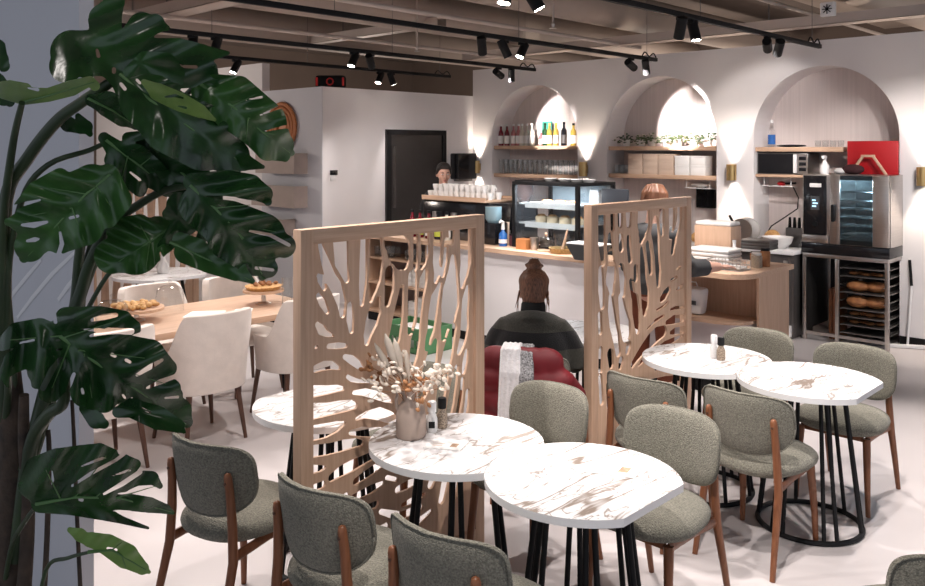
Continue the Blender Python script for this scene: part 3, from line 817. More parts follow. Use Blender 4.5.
for k in range(26):
    a = k*2.399; rr = 0.028*math.sqrt(k)
    tag(MB().ell((0, 0, 0.016), (0.030, 0.020, 0.017), 12, 8).build('small_pastry', PASTRY, None, p2+Vector((rr*math.cos(a), rr*math.sin(a), 0.091+0.004*(k % 2))), rnd.uniform(0, 3)), 'small golden pastry heaped on the round board behind the leaves', 'pastry', 'small pastries on the round board')
def cloche(p, r, h, label):
    g = MB(); g.lathe([(r, 0), (r, h*0.6), (r*0.92, h*0.82), (r*0.6, h*0.97), (0.0, h)], 32); t = thing('glass_dome', label, 'glass dome', p)
    g.build('dome', GLASS, t, ang=60); MB().lathe([(0.006, 0), (0.006, 0.015), (0.016, 0.03), (0.0, 0.044)], 14, (0, 0, h-0.001)).build('knob', GLASS, t, ang=60)
cloche(W(-5.36, 2.36, 0.75), 0.10, 0.22, 'clear glass dome in front of the pastry board, left of it')
cloche(W(-5.80, 2.98, 0.75), 0.10, 0.19, 'clear glass dome behind the pastry board')
q = on_z(288, 301, 0.75)
tag(MB().lathe([(0.0, 0.004), (0.04, 0.004), (0.042, 0.20), (0.040, 0.20), (0.038, 0.008), (0.0, 0.008)], 20).build('glass_cylinder', GLASS, None, W(-5.42, 3.74, 0.75)), 'tall clear glass cylinder beside the cake stand', 'glass')
q = on_z(205, 315, 0.75)
def flat_card(pts, name, label, cat, z=0.7506, th=0.0035, m=PAPER):
    c = sum((Vector(p) for p in pts), Vector())/len(pts)
    poly = [((Vector(p)-c).x, (Vector(p)-c).y) for p in pts]
    t = thing(name, label, cat, (c.x, c.y, z)); MB().prism(poly, 0, th).build('sheet', m, t); return t, poly
t, po = flat_card([on_z(x, y, 0.75) for x, y in ((182, 318), (222, 316), (226, 311), (192, 312))], 'menu_card', 'white menu sheet on the long oak table behind the cream chair', 'menu')
t, po = flat_card([on_z(x, y, 0.75) for x, y in ((231, 313.5), (252, 311.5), (253, 308.5), (236, 309.5))], 'menu_card', 'small white card on the long oak table beside the cake stand', 'menu')
vz = thing('bud_vase', 'small white bottle vase on the far white table behind the leaves', 'vase', on_z(163, 273, 0.75))
MB().lathe([(0.0, 0), (0.05, 0), (0.06, 0.06), (0.025, 0.13), (0.018, 0.20), (0.0, 0.20)], 20).build('vase_body', CERAM, vz, ang=60)

# ---------------------------------------------------------------- on the bistro tables
def menu(pts, label):
    t, po = flat_card(pts, 'menu_card', label, 'menu')
    def mix(u, v): 
        a, b, c, d = [Vector((x, y, 0)) for x, y in po]
        return (a*(1-u)+b*u)*(1-v)+(d*(1-u)+c*u)*v
    MB().prism([mix(u, v)[:2] for u, v in ((0.64, 0.25), (0.82, 0.25), (0.82, 0.62), (0.64, 0.62))], 0.0035, 0.0039).build('printed_picture', PRINT, t)
    for k, (u0, u1) in enumerate(((0.12, 0.46), (0.16, 0.42))):
        MB().prism([mix(u, v)[:2] for u, v in ((u0, 0.50-k*0.2), (u1, 0.50-k*0.2), (u1, 0.55-k*0.2), (u0, 0.55-k*0.2))], 0.0035, 0.0039).build('printed_line', CARD, t)
menu([on_z(x, y, 0.75) for x, y in ((423, 448.5), (461, 451), (469, 442), (434, 439.5))], 'white menu card with a small pastry picture on the vase table')
menu([on_z(x, y, 0.75) for x, y in ((577, 471.5), (635, 479), (645, 465), (596, 460))], 'white menu card with a small pastry picture on the table nearest the camera')
def mill(p, label, cap, body, dark):
    t = thing('spice_mill', label, 'spice mill', p)
    MB().lathe([(0.0, 0), (0.021, 0), (0.024, 0.012), (0.024, 0.055), (0.014, 0.078), (0.014, 0.084), (0.0, 0.084)], 20).build('glass_jar', body, t, ang=50)
    MB().lathe([(0.0, 0.084), (0.018, 0.084), (0.019, 0.12), (0.017, 0.128), (0.0, 0.128)], 20).build('cap', cap, t, ang=50)
    if not dark: MB().box((0, -0.0235, 0.035), (0.026, 0.004, 0.028), 0.0018).build('round_label', BLACK, t)
SALT = mat('salt_white', (0.75, 0.74, 0.73), 0.4, vscale=200, var=0.15)
PEPPER = mat('peppercorns', (0.10, 0.07, 0.05), 0.4, vscale=160, col2=(0.45, 0.36, 0.27))
MB
mill(on_z(432, 431.5, 0.75), 'salt mill with a white cap beside the beige vase', PLAST, SALT, False)
mill(on_z(442, 427.5, 0.75), 'pepper mill with a black cap beside the beige vase', BLACK, PEPPER, True)
mill(on_z(714, 357.5, 0.75), 'salt mill with a white cap on the table by the right slatted screen', PLAST, SALT, True)
mill(on_z(721, 360, 0.75), 'pepper mill with a black cap on the table by the right slatted screen', BLACK, PEPPER, True)
# vase of dried flowers
vp = on_z(411, 436.5, 0.75)
t = thing('flower_vase', 'beige stoneware jug vase on the front left marble table', 'vase', vp)
v = MB(); v.lathe([(0.0, 0), (0.056, 0), (0.063, 0.012), (0.062, 0.09), (0.054, 0.125), (0.036, 0.148), (0.031, 0.175), (0.036, 0.195), (0.031, 0.195), (0.027, 0.17), (0.0, 0.15)], 32)
v.build('vase_body', TERRA, t, ang=60)
MB().tube([(-0.033, 0, 0.185), (-0.055, 0.0, 0.18), (-0.062, 0, 0.15), (-0.056, 0, 0.11)], 0.007, 8).build('handle', TERRA, t, ang=60)
rnd = random.Random(11)
bq = thing('dried_bouquet', 'bouquet of dried cream flowers and pampas plumes in the beige vase', 'dried flowers', vp+Vector((0, 0, 0.155)))
for k in range(34):
    a = rnd.uniform(0, 2*PI); sp = rnd.uniform(0.05, 0.17); h = rnd.uniform(0.03, 0.155)
    tip = Vector((sp*math.cos(a)*1.1, sp*math.sin(a)*0.8, h))
    MB().tube([(0, 0, -0.05), Vector((tip.x*0.4, tip.y*0.4, h*0.6)), tip], 0.0015, 5).build('stem', PETALB, bq)
    fl = MB(); n = rnd.randint(5, 9)
    for j in range(n):
        c = tip+Vector((rnd.gauss(0, 0.018), rnd.gauss(0, 0.018), rnd.gauss(0, 0.016)))
        fl.ell(c, (rnd.uniform(0.010, 0.018), rnd.uniform(0.009, 0.015), rnd.uniform(0.004, 0.008)), 8, 5, Matrix.Rotation(rnd.uniform(0, 3), 3, (rnd.random(), rnd.random(), 1)))
        fl.tube([tip, c], 0.0012, 4)
    fl.build('flower_cluster', PETALB if k % 4 == 1 else PETAL, bq, ang=180)
for (dx, dz, w) in ((-0.10, 0.27, 0.018), (-0.065, 0.25, 0.016), (-0.14, 0.23, 0.014), (-0.02, 0.20, 0.012)):
    MB().tube([(0, 0, -0.05), (dx*0.5, 0.01, dz*0.4), (dx*0.8, 0.015, dz*0.68), (dx, 0.02, dz*0.88), (dx*1.1, 0.02, dz)], [0.0015, 0.003, w, w*0.8, 0.001], 10).build('pampas_plume', PLUME, bq, ang=180)
# ================================================================ the bar
BZ = 0.97
t = thing('bar_counter', 'long white fronted bar counter with a pale wood worktop', 'counter', W(-5.1, 6.10, 0), TH)
x0, x1 = -2.30, 2.25           # local extents along the bar
wt = MB()
rc = 0.22
poly = [(x0, 0.0), (x1-rc, 0.0)] + [(x1-rc+rc*math.sin(k*PI/16), rc-rc*math.cos(k*PI/16)) for k in range(1, 8)] + [(x1, rc), (x1, 0.93), (x0, 0.93)]
wt.prism(poly, BZ-0.04, BZ); wt.build('worktop', OAKH, t, ang=30)
BARW = mat('bar_front_white', (0.74, 0.71, 0.72), 0.5, var=0.02)
xs0 = -1.28; xs1 = 1.25
MB().lo_hi((xs0, 0.05, 0.10), (xs1, 0.075, BZ-0.041)).build('front_panel', BARW, t)
MB().lo_hi((x0+0.02, 0.09, 0.0), (x1-0.05, 0.12, 0.10)).build('plinth', BLACK, t)
MB().lo_hi((xs0, 0.88, 0.0), (x1-0.03, 0.90, BZ-0.041)).build('rear_panel', OAK, t)
MB().lo_hi((x0+0.02, 0.42, 0.10), (xs0, 0.44, BZ-0.041)).build('shelf_back', mat('plum_grey_board', (0.22, 0.17, 0.16), 0.7), t)
for xx, n in ((x0+0.02, 'side_panel'), (xs0-0.02, 'divider')):
    MB().lo_hi((xx, 0.05, 0.10), (xx+0.022, 0.87, BZ-0.041)).build(n, OAK, t)
for z in (0.10, 0.42, 0.70):
    MB().lo_hi((x0+0.043, 0.06, z), (xs0-0.021, 0.419, z+0.022)).build('shelf', OAKH, t)
# right end: rounded open shelf and end panel
MB().lo_hi((x1-0.05, rc+0.1, 0.0), (x1-0.028, 0.87, BZ-0.041)).build('end_panel', OAK, t)
xr = xs1+0.001
MB().prism([(xr, 0.10), (x1-rc-0.12, 0.10)] + [(x1-rc-0.12+(rc+0.05)*math.sin(k*PI/16), 0.10+rc-rc*math.cos(k*PI/16)) for k in range(1, 9)] + [(x1-0.051, 0.46), (xr, 0.46)], 0.55, 0.575).build('shelf', OAKH, t, ang=30)
MB().lo_hi((xr, 0.47, 0.0), (x1-0.051, 0.49, BZ-0.041)).build('shelf_back', OAK, t)
LILAC = mat('pale_lilac_board', (0.50, 0.44, 0.44), 0.6)
MB().prism([(xr, 0.13), (x1-rc-0.14, 0.13)] + [(x1-rc-0.14+(rc+0.03)*math.sin(k*PI/16), 0.13+rc-rc*math.cos(k*PI/16)) for k in range(1, 9)] + [(x1-0.052, 0.465), (xr, 0.465)], 0.0, 0.549).build('base_front', LILAC, t, ang=30)
def bar(a, b, z=BZ): return W(a, b, z)
# glasses and stacked cups on the open shelves at the bar's left end
TUMB = MB().lathe([(0.0, 0.004), (0.029, 0.004), (0.035, 0.11), (0.032, 0.11), (0.027, 0.010), (0.0, 0.010)], 14)
TALL = MB().lathe([(0.0, 0.004), (0.026, 0.004), (0.036, 0.20), (0.033, 0.20), (0.024, 0.012), (0.0, 0.012)], 14)
def tumblers(pts, label, group, shape=None):
    src = None
    for p in pts:
        if src is None: src = tag((shape or TUMB).build('drinking_glass', GLASS, None, p, ang=50), label, 'glass', group)
        else:
            c = src.copy(); COL.objects.link(c); c.location = p
rnd = random.Random(5)
tumblers([W(-7.28+0.085*i, 6.24+0.09*j, 0.722) for i in range(10) for j in range(2) if abs(-7.28+0.085*i+6.89) > 0.06], 'clear drinking glass on the open shelf at the left end of the bar', 'glasses in the open bar shelf')
for i, (a, z, n) in enumerate(((-6.62, 0.442, 6), (-6.50, 0.442, 6), (-6.74, 0.442, 5), (-6.56, 0.122, 6), (-6.68, 0.122, 5))):
    for k in range(n-2):
        tag(MB().lo_hi((-0.05, -0.05, 0), (0.05, 0.05, 0.052), 0.004).build('napkin_pack', PAPER, None, W(a, 6.26, z+0.053*k), TH), 'cream napkin pack stacked in the open shelf of the bar', 'napkins', 'napkin packs in the bar shelf')
# green crate on the floor before the bar
t = thing('storage_crate', 'green plastic crate on the floor before the bar', 'crate', W(-5.98, 5.62, 0), TH)
GRN = mat('green_plastic', (0.10, 0.28, 0.12), 0.5, var=0.15)
MB().lo_hi((-0.30, -0.2, 0), (0.30, 0.2, 0.012)).build('crate_base', GRN, t)
for s in (-1, 1):
    c = MB()
    for z0, z1 in ((0, 0.05), (0.13, 0.24)): c.lo_hi((-0.30, s*0.19-0.01, z0), (0.30, s*0.19+0.01, z1))
    for k in range(7): c.lo_hi((-0.30+k*0.0967, s*0.19-0.009, 0.0), (-0.28+k*0.0967, s*0.19+0.009, 0.24))
    c.build('crate_side', GRN, t)
    c = MB().lo_hi((s*0.29-0.01, -0.18, 0), (s*0.29+0.01, 0.18, 0.24)); c.build('crate_end', GRN, t)
tag(MB().lo_hi((-0.2, -0.14, 0), (0.2, 0.14, 0.19), 0.01).build('paper_bundle', PAPER, None, W(-5.98, 5.62, 0.013), TH), 'white paper bundle inside the green crate', 'paper')

# coffee machine with cups on top
t = thing('coffee_machine', 'wide black espresso machine with a wooden cup rail on top', 'coffee machine', bar(-6.28, 6.72), TH)
MB().lo_hi((-0.50, -0.24, 0.10), (0.50, 0.24, 0.40), 0.02).build('machine_body', BLACKG, t)
MB().lo_hi((-0.50, -0.30, 0.0), (0.50, 0.24, 0.09), 0.01).build('drip_base', STEELD, t)
MB().lo_hi((-0.49, -0.27, 0.405), (0.46, 0.24, 0.43), 0.004).build('cup_shelf', OAKH, t)
for s in (-1, 1): MB().lo_hi((-0.49, -0.015+s*0.249-0.006, 0.43), (0.46, -0.015+s*0.249+0.006, 0.455)).build('cup_rail', OAKH, t)
for x in (-0.28, 0.0, 0.28):
    g = MB(); g.cyl((x, -0.26, 0.20), (x, -0.26, 0.28), 0.035, seg=16); g.build('group_head', STEEL, t)
    MB().tube([(x, -0.26, 0.19), (x, -0.36, 0.185), (x, -0.44, 0.175)], 0.012, 8).build('portafilter', BLACK, t)
CUP = MB().lathe([(0.0, 0.0), (0.024, 0.0), (0.036, 0.045), (0.039, 0.072), (0.036, 0.072), (0.032, 0.04), (0.0, 0.008)], 16)
src = None; hnd = None
for i in range(12):
    for j in range(2):
        for k in range(2 if i not in (0, 11) else 1):
            o = W(-6.28-0.45+i*0.080, 6.56+j*0.14, BZ+0.4305+0.074*k)
            if src is None:
                src = thing('coffee_cup', 'white coffee cup stacked on top of the espresso machine', 'cup', o, 0, 'cups on the espresso machine')
                CUP.build('cup_body', CERAM, src, ang=60); h = MB().torus((0, 0, 0), 0.016, 0.004, 14, 6).build('cup_handle', CERAM, src); h.rotation_euler = (PI/2, 0, 0); h.location = (0.044, 0, 0.034)
            else: dup(src, o, rnd.uniform(0, 6), src['label'])
# bottles and tins before the machine (seen over the screen's top edge)
def bottle(p, label, cap, body, h=0.30, r=0.036, lab=PAPER, group=None, cat='bottle', wine=False, name='bottle', scl=1.0):
    t = thing(name, label, cat, p, TH, group)
    if wine: prof = [(0.0, 0), (r, 0.0), (r, h*0.58), (r*0.9, h*0.66), (r*0.42, h*0.76), (r*0.38, h*0.93), (0.0, h*0.93)]
    else: prof = [(0.0, 0), (r, 0.0), (r, h*0.52), (r*0.8, h*0.64), (r*0.40, h*0.74), (r*0.38, h*0.92), (0.0, h*0.92)]
    MB().lathe(prof, 18).build('bottle_body', body, t, ang=50)
    MB().lathe([(0.0, h*0.90), (r*0.47, h*0.90), (r*0.47, h), (0.0, h)], 14).build('bottle_cap', cap, t)
    if lab: MB().lathe([(r*1.0, h*0.10), (r*1.03, h*0.10), (r*1.03, h*0.46), (r*1.0, h*0.46)], 18).build('paper_label', lab, t)
    return t
GRED = mat('red_syrup_glass', (0.16, 0.01, 0.02), 0.12, coat=0.4); GROSE = mat('rose_syrup_glass', (0.45, 0.16, 0.17), 0.12, coat=0.4)
GGRN = mat('dark_green_glass', (0.02, 0.07, 0.03), 0.1, coat=0.4); GYEL = mat('golden_wine_glass', (0.45, 0.30, 0.06), 0.12, coat=0.4); GBLK = mat('black_wine_glass', (0.008, 0.008, 0.012), 0.1, coat=0.4)
GPALE = mat('pale_syrup_glass', (0.62, 0.58, 0.50), 0.12, coat=0.4); TEAL = mat('teal_card', (0.05, 0.36, 0.30), 0.6); BLUE = mat('blue_liquid', (0.02, 0.12, 0.42), 0.2, coat=0.3)
YELC = mat('yellow_green_label', (0.55, 0.60, 0.08), 0.6)
for i, (a, body, nm) in enumerate(((-6.78, GRED, 'dark red'), (-6.66, GRED, 'red'), (-6.52, GRED, 'red and black'), (-6.38, GBLK, 'black'), (-6.25, GPALE, 'pale'))):
    bottle(bar(a, 6.32), '%s bottle before the espresso machine, %s from the left' % (nm, ('first', 'second', 'third', 'fourth', 'fifth')[i]), BLACK, body, 0.30, 0.042, PAPER if i % 2 == 0 else YELC)
t = thing('coffee_grinder', 'black coffee grinder with a brown bean hopper beside the glass display case', 'grinder', bar(-5.52, 6.72), TH)
MB().lo_hi((-0.09, -0.12, 0), (0.09, 0.12, 0.40), 0.015).build('grinder_body', BLACKG, t)
MB().lathe([(0.05, 0.40), (0.05, 0.43), (0.095, 0.50), (0.095, 0.62), (0.0, 0.62)], 20).build('bean_hopper', mat('brown_hopper', (0.14, 0.07, 0.055), 0.2), t)
MB().lathe([(0.0, 0.62), (0.10, 0.62), (0.10, 0.645), (0.0, 0.65)], 20).build('hopper_lid', BLACK, t)
t = thing('coffee_grinder', 'low black grinder to the right of the espresso machine', 'grinder', bar(-5.66, 6.40), TH)
MB().lo_hi((-0.10, -0.09, 0), (0.10, 0.12, 0.22), 0.015).build('grinder_body', BLACKG, t)
MB().lathe([(0.0, 0.22), (0.06, 0.22), (0.085, 0.26), (0.085, 0.38), (0.0, 0.38)], 20).build('bean_hopper', mat('blue_grey_hopper', (0.22, 0.33, 0.38), 0.2), t)
# board, dispenser bottles and jars along the counter edge
def by_px(px, py, z): return on_z(px, py, z)
p = by_px(503, 244, BZ)
tag(MB().box((0, 0, 0.11), (0.17, 0.018, 0.22), 0.003).build('card_board', CARD, None, p+Vector((0, 0.07, 0)), TH), 'brown card board standing behind the blue soap bottle', 'board')
t = thing('soap_dispenser', 'blue dispenser bottle with a white pump on the bar', 'bottle', by_px(503, 246, BZ), TH)
MB().lathe([(0, 0), (0.04, 0), (0.042, 0.02), (0.042, 0.12), (0.016, 0.15), (0.016, 0.165), (0, 0.165)], 18).build('bottle_body', BLUE, t, ang=50)
MB().lathe([(0.043, 0.03), (0.0435, 0.03), (0.0435, 0.07), (0.043, 0.07)], 18).build('paper_label', PAPER, t)
MB().tube([(0, 0, 0.165), (0, 0, 0.24), (0, -0.03, 0.25), (0, -0.055, 0.235)], [0.02, 0.014, 0.014, 0.008], 10).build('pump', PLAST, t)
t = thing('tea_tin', 'dark red tin between the blue bottle and the orange brown box', 'tin', by_px(514, 246, BZ), TH)
MB().lo_hi((-0.035, -0.035, 0), (0.035, 0.035, 0.12), 0.006).build('tin_body', mat('dark_red_tin', (0.09, 0.025, 0.03), 0.4), t); MB().lo_hi((-0.0355, -0.0355, 0.1), (0.0355, 0.0355, 0.122), 0.006).build('tin_lid', BLACK, t)
ORB = mat('orange_brown_wood', (0.50, 0.21, 0.075), 0.5, var=0.15)
t = thing('cutlery_box', 'orange brown wooden box on the bar edge', 'box', by_px(524, 249, BZ), TH)
for s in (-1, 1):
    MB().lo_hi((-0.06, s*0.045-0.005, 0), (0.06, s*0.045+0.005, 0.10)).build('box_side', ORB, t); MB().lo_hi((s*0.055-0.005, -0.0395, 0), (s*0.055+0.005, 0.0395, 0.10)).build('box_end', ORB, t)
MB().lo_hi((-0.049, -0.039, 0.0), (0.049, 0.039, 0.01)).build('box_base', ORB, t)
t = thing('steel_shaker', 'steel shaker cup on the bar beside the orange brown box', 'cup', by_px(534, 250, BZ))
MB().lathe([(0, 0), (0.034, 0), (0.038, 0.12), (0.034, 0.12), (0.03, 0.01), (0, 0.01)], 18).build('cup_body', STEEL, t, ang=50)
t = thing('glass_dome', 'clear glass dome over cookies left of the straw basket on the bar', 'glass dome', by_px(546, 251, BZ))
MB().lathe([(0.075, 0.012), (0.075, 0.09), (0.05, 0.125), (0, 0.135)], 22).build('dome', GLASS, t, ang=60); MB().lathe([(0, 0), (0.09, 0), (0.09, 0.011), (0, 0.011)], 24).build('wooden_plate', OAKH, t)
MB().ell((0, 0, 0.155), (0.014, 0.014, 0.02), 10, 8).build('knob', OAKH, t)
t = thing('serving_basket', 'round straw basket with a glass and wooden spoon on the bar edge', 'basket', by_px(562, 253, BZ))
STRAW = mat('woven_straw', (0.48, 0.32, 0.13), 0.8, vscale=60, var=0.4, bump=0.5)
MB().lathe([(0, 0.0), (0.10, 0), (0.125, 0.05), (0.115, 0.05), (0.095, 0.01), (0, 0.01)], 28).build('basket_body', STRAW, t, ang=50)
tag(MB().lathe([(0, 0.0), (0.07, 0), (0.075, 0.16), (0.072, 0.16), (0.067, 0.006), (0, 0.006)], 22).build('glass_jar', GLASS, None, by_px(562, 253, BZ)+Vector((0, 0, 0.0105))), 'clear glass jar standing in the straw basket', 'jar')
tag(MB().tube([(0, 0, 0), (0.05, -0.01, 0.2)], [0.016, 0.006], 8).build('wooden_spoon', OAKH, None, by_px(562, 253, BZ)+Vector((0, 0, 0.018))), 'pale wooden spoon leaning in the glass jar', 'spoon')
t = thing('folded_tray', 'dark grey slanted bin with a white lining left of the right screen', 'bin', by_px(585, 262, BZ)+Vector((0.05, 0.12, 0)), TH)
DGR = mat('dark_grey_plastic', (0.05, 0.055, 0.06), 0.5)
MB().box((0, 0, 0.07), (0.36, 0.2, 0.14), 0.01, taper=(0.6, 0.7)).build('bin_body', DGR, t); MB().lo_hi((-0.175, -0.095, 0.135), (0.175, 0.095, 0.15), 0.006).build('lining', PAPER, t)
# glass display case
VA0, VA1, VB0, VB1, VH = -5.38, -4.58, 6.36, 6.98, 0.645
t = thing('display_case', 'black framed glass display case of cakes on the bar', 'display case', bar((VA0+VA1)/2, (VB0+VB1)/2), TH)
hx, hy = (VA1-VA0)/2, (VB1-VB0)/2
MB().lo_hi((-hx, -hy, 0), (hx, hy, 0.03)).build('case_base', BLACK, t)
MB().lo_hi((-hx, -hy, VH-0.03), (hx, hy, VH), 0.003).build('top_frame', BLACK, t)
for sx in (-1, 1):
    for sy in (-1, 1):
        MB().lo_hi((sx*(hx-0.018)-0.018, sy*(hy-0.018)-0.018, 0.03), (sx*(hx-0.018)+0.018, sy*(hy-0.018)+0.018, VH-0.03)).build('corner_post', BLACK, t)
MB().lo_hi((-hx+0.037, -hy+0.004, 0.03), (hx-0.037, -hy+0.008, VH-0.03)).build('front_pane', PANE, t)
for sx in (-1, 1): MB().lo_hi((sx*(hx-0.006)-0.002, -hy+0.037, 0.03), (sx*(hx-0.006)+0.002, hy-0.037, VH-0.03)).build('side_pane', PANE, t)
MB().lo_hi((-hx+0.037, hy-0.008, 0.03), (hx-0.037, hy-0.004, VH-0.03)).build('rear_panel', mat('blue_grey_panel', (0.30, 0.36, 0.40), 0.4), t)
SHG = mat('frosted_shelf', (0.62, 0.70, 0.74), 0.3)
for z, dx in ((0.23, 0.0), (0.42, 0.0)):
    MB().lo_hi((-hx+0.04, -hy+0.06, z), (hx-0.04, hy-0.02, z+0.015)).build('shelf', SHG, t)
    MB().lo_hi((-hx+0.12, -hy+0.055, z-0.03), (hx-0.04, -hy+0.06, z+0.025)).build('price_rail', SHG, t)
# cakes and glasses in the case
c0 = W((VA0+VA1)/2, (VB0+VB1)/2)
def incase(x, y, z): return c0+Vector((x*UX+y*VX, x*UY+y*VY, BZ+z))
for i, x in enumerate((-0.18, -0.04, 0.11, 0.26)):
    k = thing('cake', ('pale cake on the middle shelf of the display case, leftmost', 'pale cake on the middle shelf of the display case, second from the left', 'pale cake on the middle shelf of the display case, third from the left', 'pale cake on the middle shelf of the display case, rightmost')[i], 'cake', incase(x, -0.12, 0.246))
    MB().lathe([(0, 0), (0.058, 0), (0.06, 0.05), (0.05, 0.06), (0, 0.062)], 22).build('cake_body', CAKE, k, ang=50)
    MB().lathe([(0, 0.0625), (0.045, 0.0625), (0.03, 0.078), (0, 0.08)], 16).build('topping', PASTRY, k, ang=50)
for i, x in enumerate((-0.1, 0.06, 0.2)):
    k = thing('cake_plate', ('dark topped tart on the upper shelf of the display case, left', 'dark topped tart on the upper shelf of the display case, middle', 'dark topped tart on the upper shelf of the display case, right')[i], 'cake', incase(x, -0.12, 0.436))
    MB().lathe([(0, 0), (0.065, 0), (0.075, 0.012), (0, 0.013)], 22).build('plate', CERAM, k); MB().lathe([(0, 0.0135), (0.055, 0.0135), (0.05, 0.03), (0, 0.034)], 20).build('tart', BREAD, k, ang=50)
for i, x in enumerate((-0.26, -0.1, 0.06, 0.22)):
    tag(MB().lathe([(0, 0), (0.06, 0), (0.06, 0.07), (0.057, 0.07), (0.055, 0.006), (0, 0.006)], 20).build('glass_bowl', GLASS, None, incase(x, -0.15, 0.0305)), 'clear glass bowl on the floor of the display case', 'bowl', 'glass bowls in the display case')
tag(MB().lo_hi((-0.05, -0.04, 0), (0.05, 0.04, 0.13)).build('paper_cup_stack', PAPER, None, incase(0.25, 0.2, 0.436), TH), 'white paper box at the right of the upper case shelf', 'box')
for i, x in enumerate((-0.16, 0.02, 0.16, 0.30)):
    tag(MB().lathe([(0, 0), (0.05, 0), (0.07, 0.025), (0.065, 0.03), (0, 0.012)], 20).build('saucer', CERAM, None, incase(x, 0.0, VH+0.0005)), 'white saucer on top of the display case', 'saucer', 'saucers on the display case')
# till screen
t = thing('till_screen', 'dark till screen seen from behind above the right slatted screen', 'screen', bar(-4.30, 6.55), TH)
MB().lo_hi((-0.14, -0.02, 0.42), (0.14, 0.01, 0.60), 0.006).build('screen_panel', mat('dark_blue_grey', (0.035, 0.04, 0.05), 0.4), t)
MB().tube([(0, 0.02, 0.0), (0, 0.03, 0.25), (0, 0.012, 0.5)], 0.02, 10).build('screen_stand', BLACK, t); MB().lo_hi((-0.1, -0.08, 0), (0.1, 0.1, 0.015), 0.004).build('stand_base', BLACK, t)
# right end of the bar: trays, basket, jars, box
for k in range(4):
    tag(MB().lo_hi((-0.19, -0.13, 0), (0.19, 0.13, 0.032), 0.014).build('folded_cloth', PAPER, None, W(-3.36, 6.62, BZ+0.0005+0.034*k), TH), ('white folded cloth, lowest of the stack on the bar end', 'white folded cloth, second from the bottom of the stack on the bar end', 'white folded cloth, third from the bottom of the stack on the bar end', 'white folded cloth, topmost of the stack on the bar end')[k], 'cloth')
t = thing('wooden_box', 'tall pale wooden box with paper on top behind the folded cloths', 'box', W(-3.46, 6.88, BZ), TH)
MB().lo_hi((-0.17, -0.1, 0), (0.17, 0.1, 0.30), 0.004).build('box_body', OAK, t); MB().lo_hi((-0.165, -0.095, 0.3005), (0.165, 0.095, 0.335), 0.012).build('paper_top', PAPER, t)
t = thing('wire_basket', 'wire basket of white paper packets on the bar end', 'basket', W(-3.12, 6.37, BZ), TH)
b = MB()
for z in (0.006, 0.04, 0.075):
    b.tube([(-0.15, -0.09, z), (0.15, -0.09, z), (0.15, 0.09, z), (-0.15, 0.09, z), (-0.15, -0.09, z)], 0.004, 6)
for k in range(11): b.tube([(-0.15+0.03*k, -0.09, 0.075), (-0.15+0.03*k, -0.09, 0.004), (-0.15+0.03*k, 0.09, 0.004), (-0.15+0.03*k, 0.09, 0.075)], 0.003, 6)
b.build('wire_frame', STEEL, t)
rnd = random.Random(8)
for k in range(10):
    tag(MB().box((0, 0, 0.012), (0.075, 0.05, 0.02), 0.008, Matrix.Rotation(0.0, 3, 'X')).build('paper_packet', PAPER, None, W(-3.12+(-0.1+0.05*(k % 5)), 6.33+0.075*(k//5), BZ+0.012+0.0*k), TH+rnd.uniform(-0.15, 0.15)), 'white paper packet lying in the wire basket', 'packet', 'packets in the wire basket')
def jar(a, b, label, fill, lid, h=0.11, r=0.04, z=BZ):
    t = thing('storage_jar', label, 'jar', W(a, b, z))
    MB().lathe([(0, 0), (r, 0), (r, h*0.8), (r*0.8, h*0.86), (0, h*0.86)], 18).build('jar_body', fill, t, ang=50); MB().lathe([(0, h*0.861), (r*0.88, h*0.861), (r*0.88, h), (0, h)], 18).build('jar_lid', lid, t)
jar(-2.99, 6.62, 'spice jar with a steel lid right of the wire basket, front one', PEPPER, STEEL, 0.12, 0.045)
jar(-2.97, 6.74, 'spice jar with a dark lid right of the wire basket, rear one', BREAD, BLACK, 0.15, 0.04)
jar(-3.08, 6.80, 'brown jar behind the spice jars on the bar end', BREAD, STEELD, 0.11, 0.045)
bottle(W(-3.22, 6.70, BZ), 'white squeeze bottle on the bar end behind the wire basket', PLAST, PLAST, 0.20, 0.034, None, name='squeeze_bottle')
for k in range(3):
    tag(MB().lo_hi((-0.15, -0.1, 0), (0.15, 0.1, 0.028), 0.006).build('baking_tin', STEELD, None, W(-3.48, 7.75-0.0, 0.985+0.03*k), TH), ('dark baking tin, lowest of three left of the slicer', 'dark baking tin, middle of three left of the slicer', 'dark baking tin, topmost of three left of the slicer')[k], 'tin')
t = thing('paper_bag', 'white carrier bag with a small grey mark on the rounded bar shelf', 'bag', W(-3.42, 6.36, 0.5765), TH)
MB().box((0, 0, 0.11), (0.24, 0.14, 0.22), 0.03, taper=(0.85, 0.8)).build('bag_body', PLAST, t)
MB().tube([(-0.05, 0.0, 0.21), (-0.03, 0, 0.26), (0.03, 0, 0.26), (0.05, 0, 0.21)], 0.006, 6).build('bag_handle', PLAST, t); MB().box((0.02, -0.069, 0.10), (0.09, 0.006, 0.035), 0.002).build('printed_mark', DGR, t)

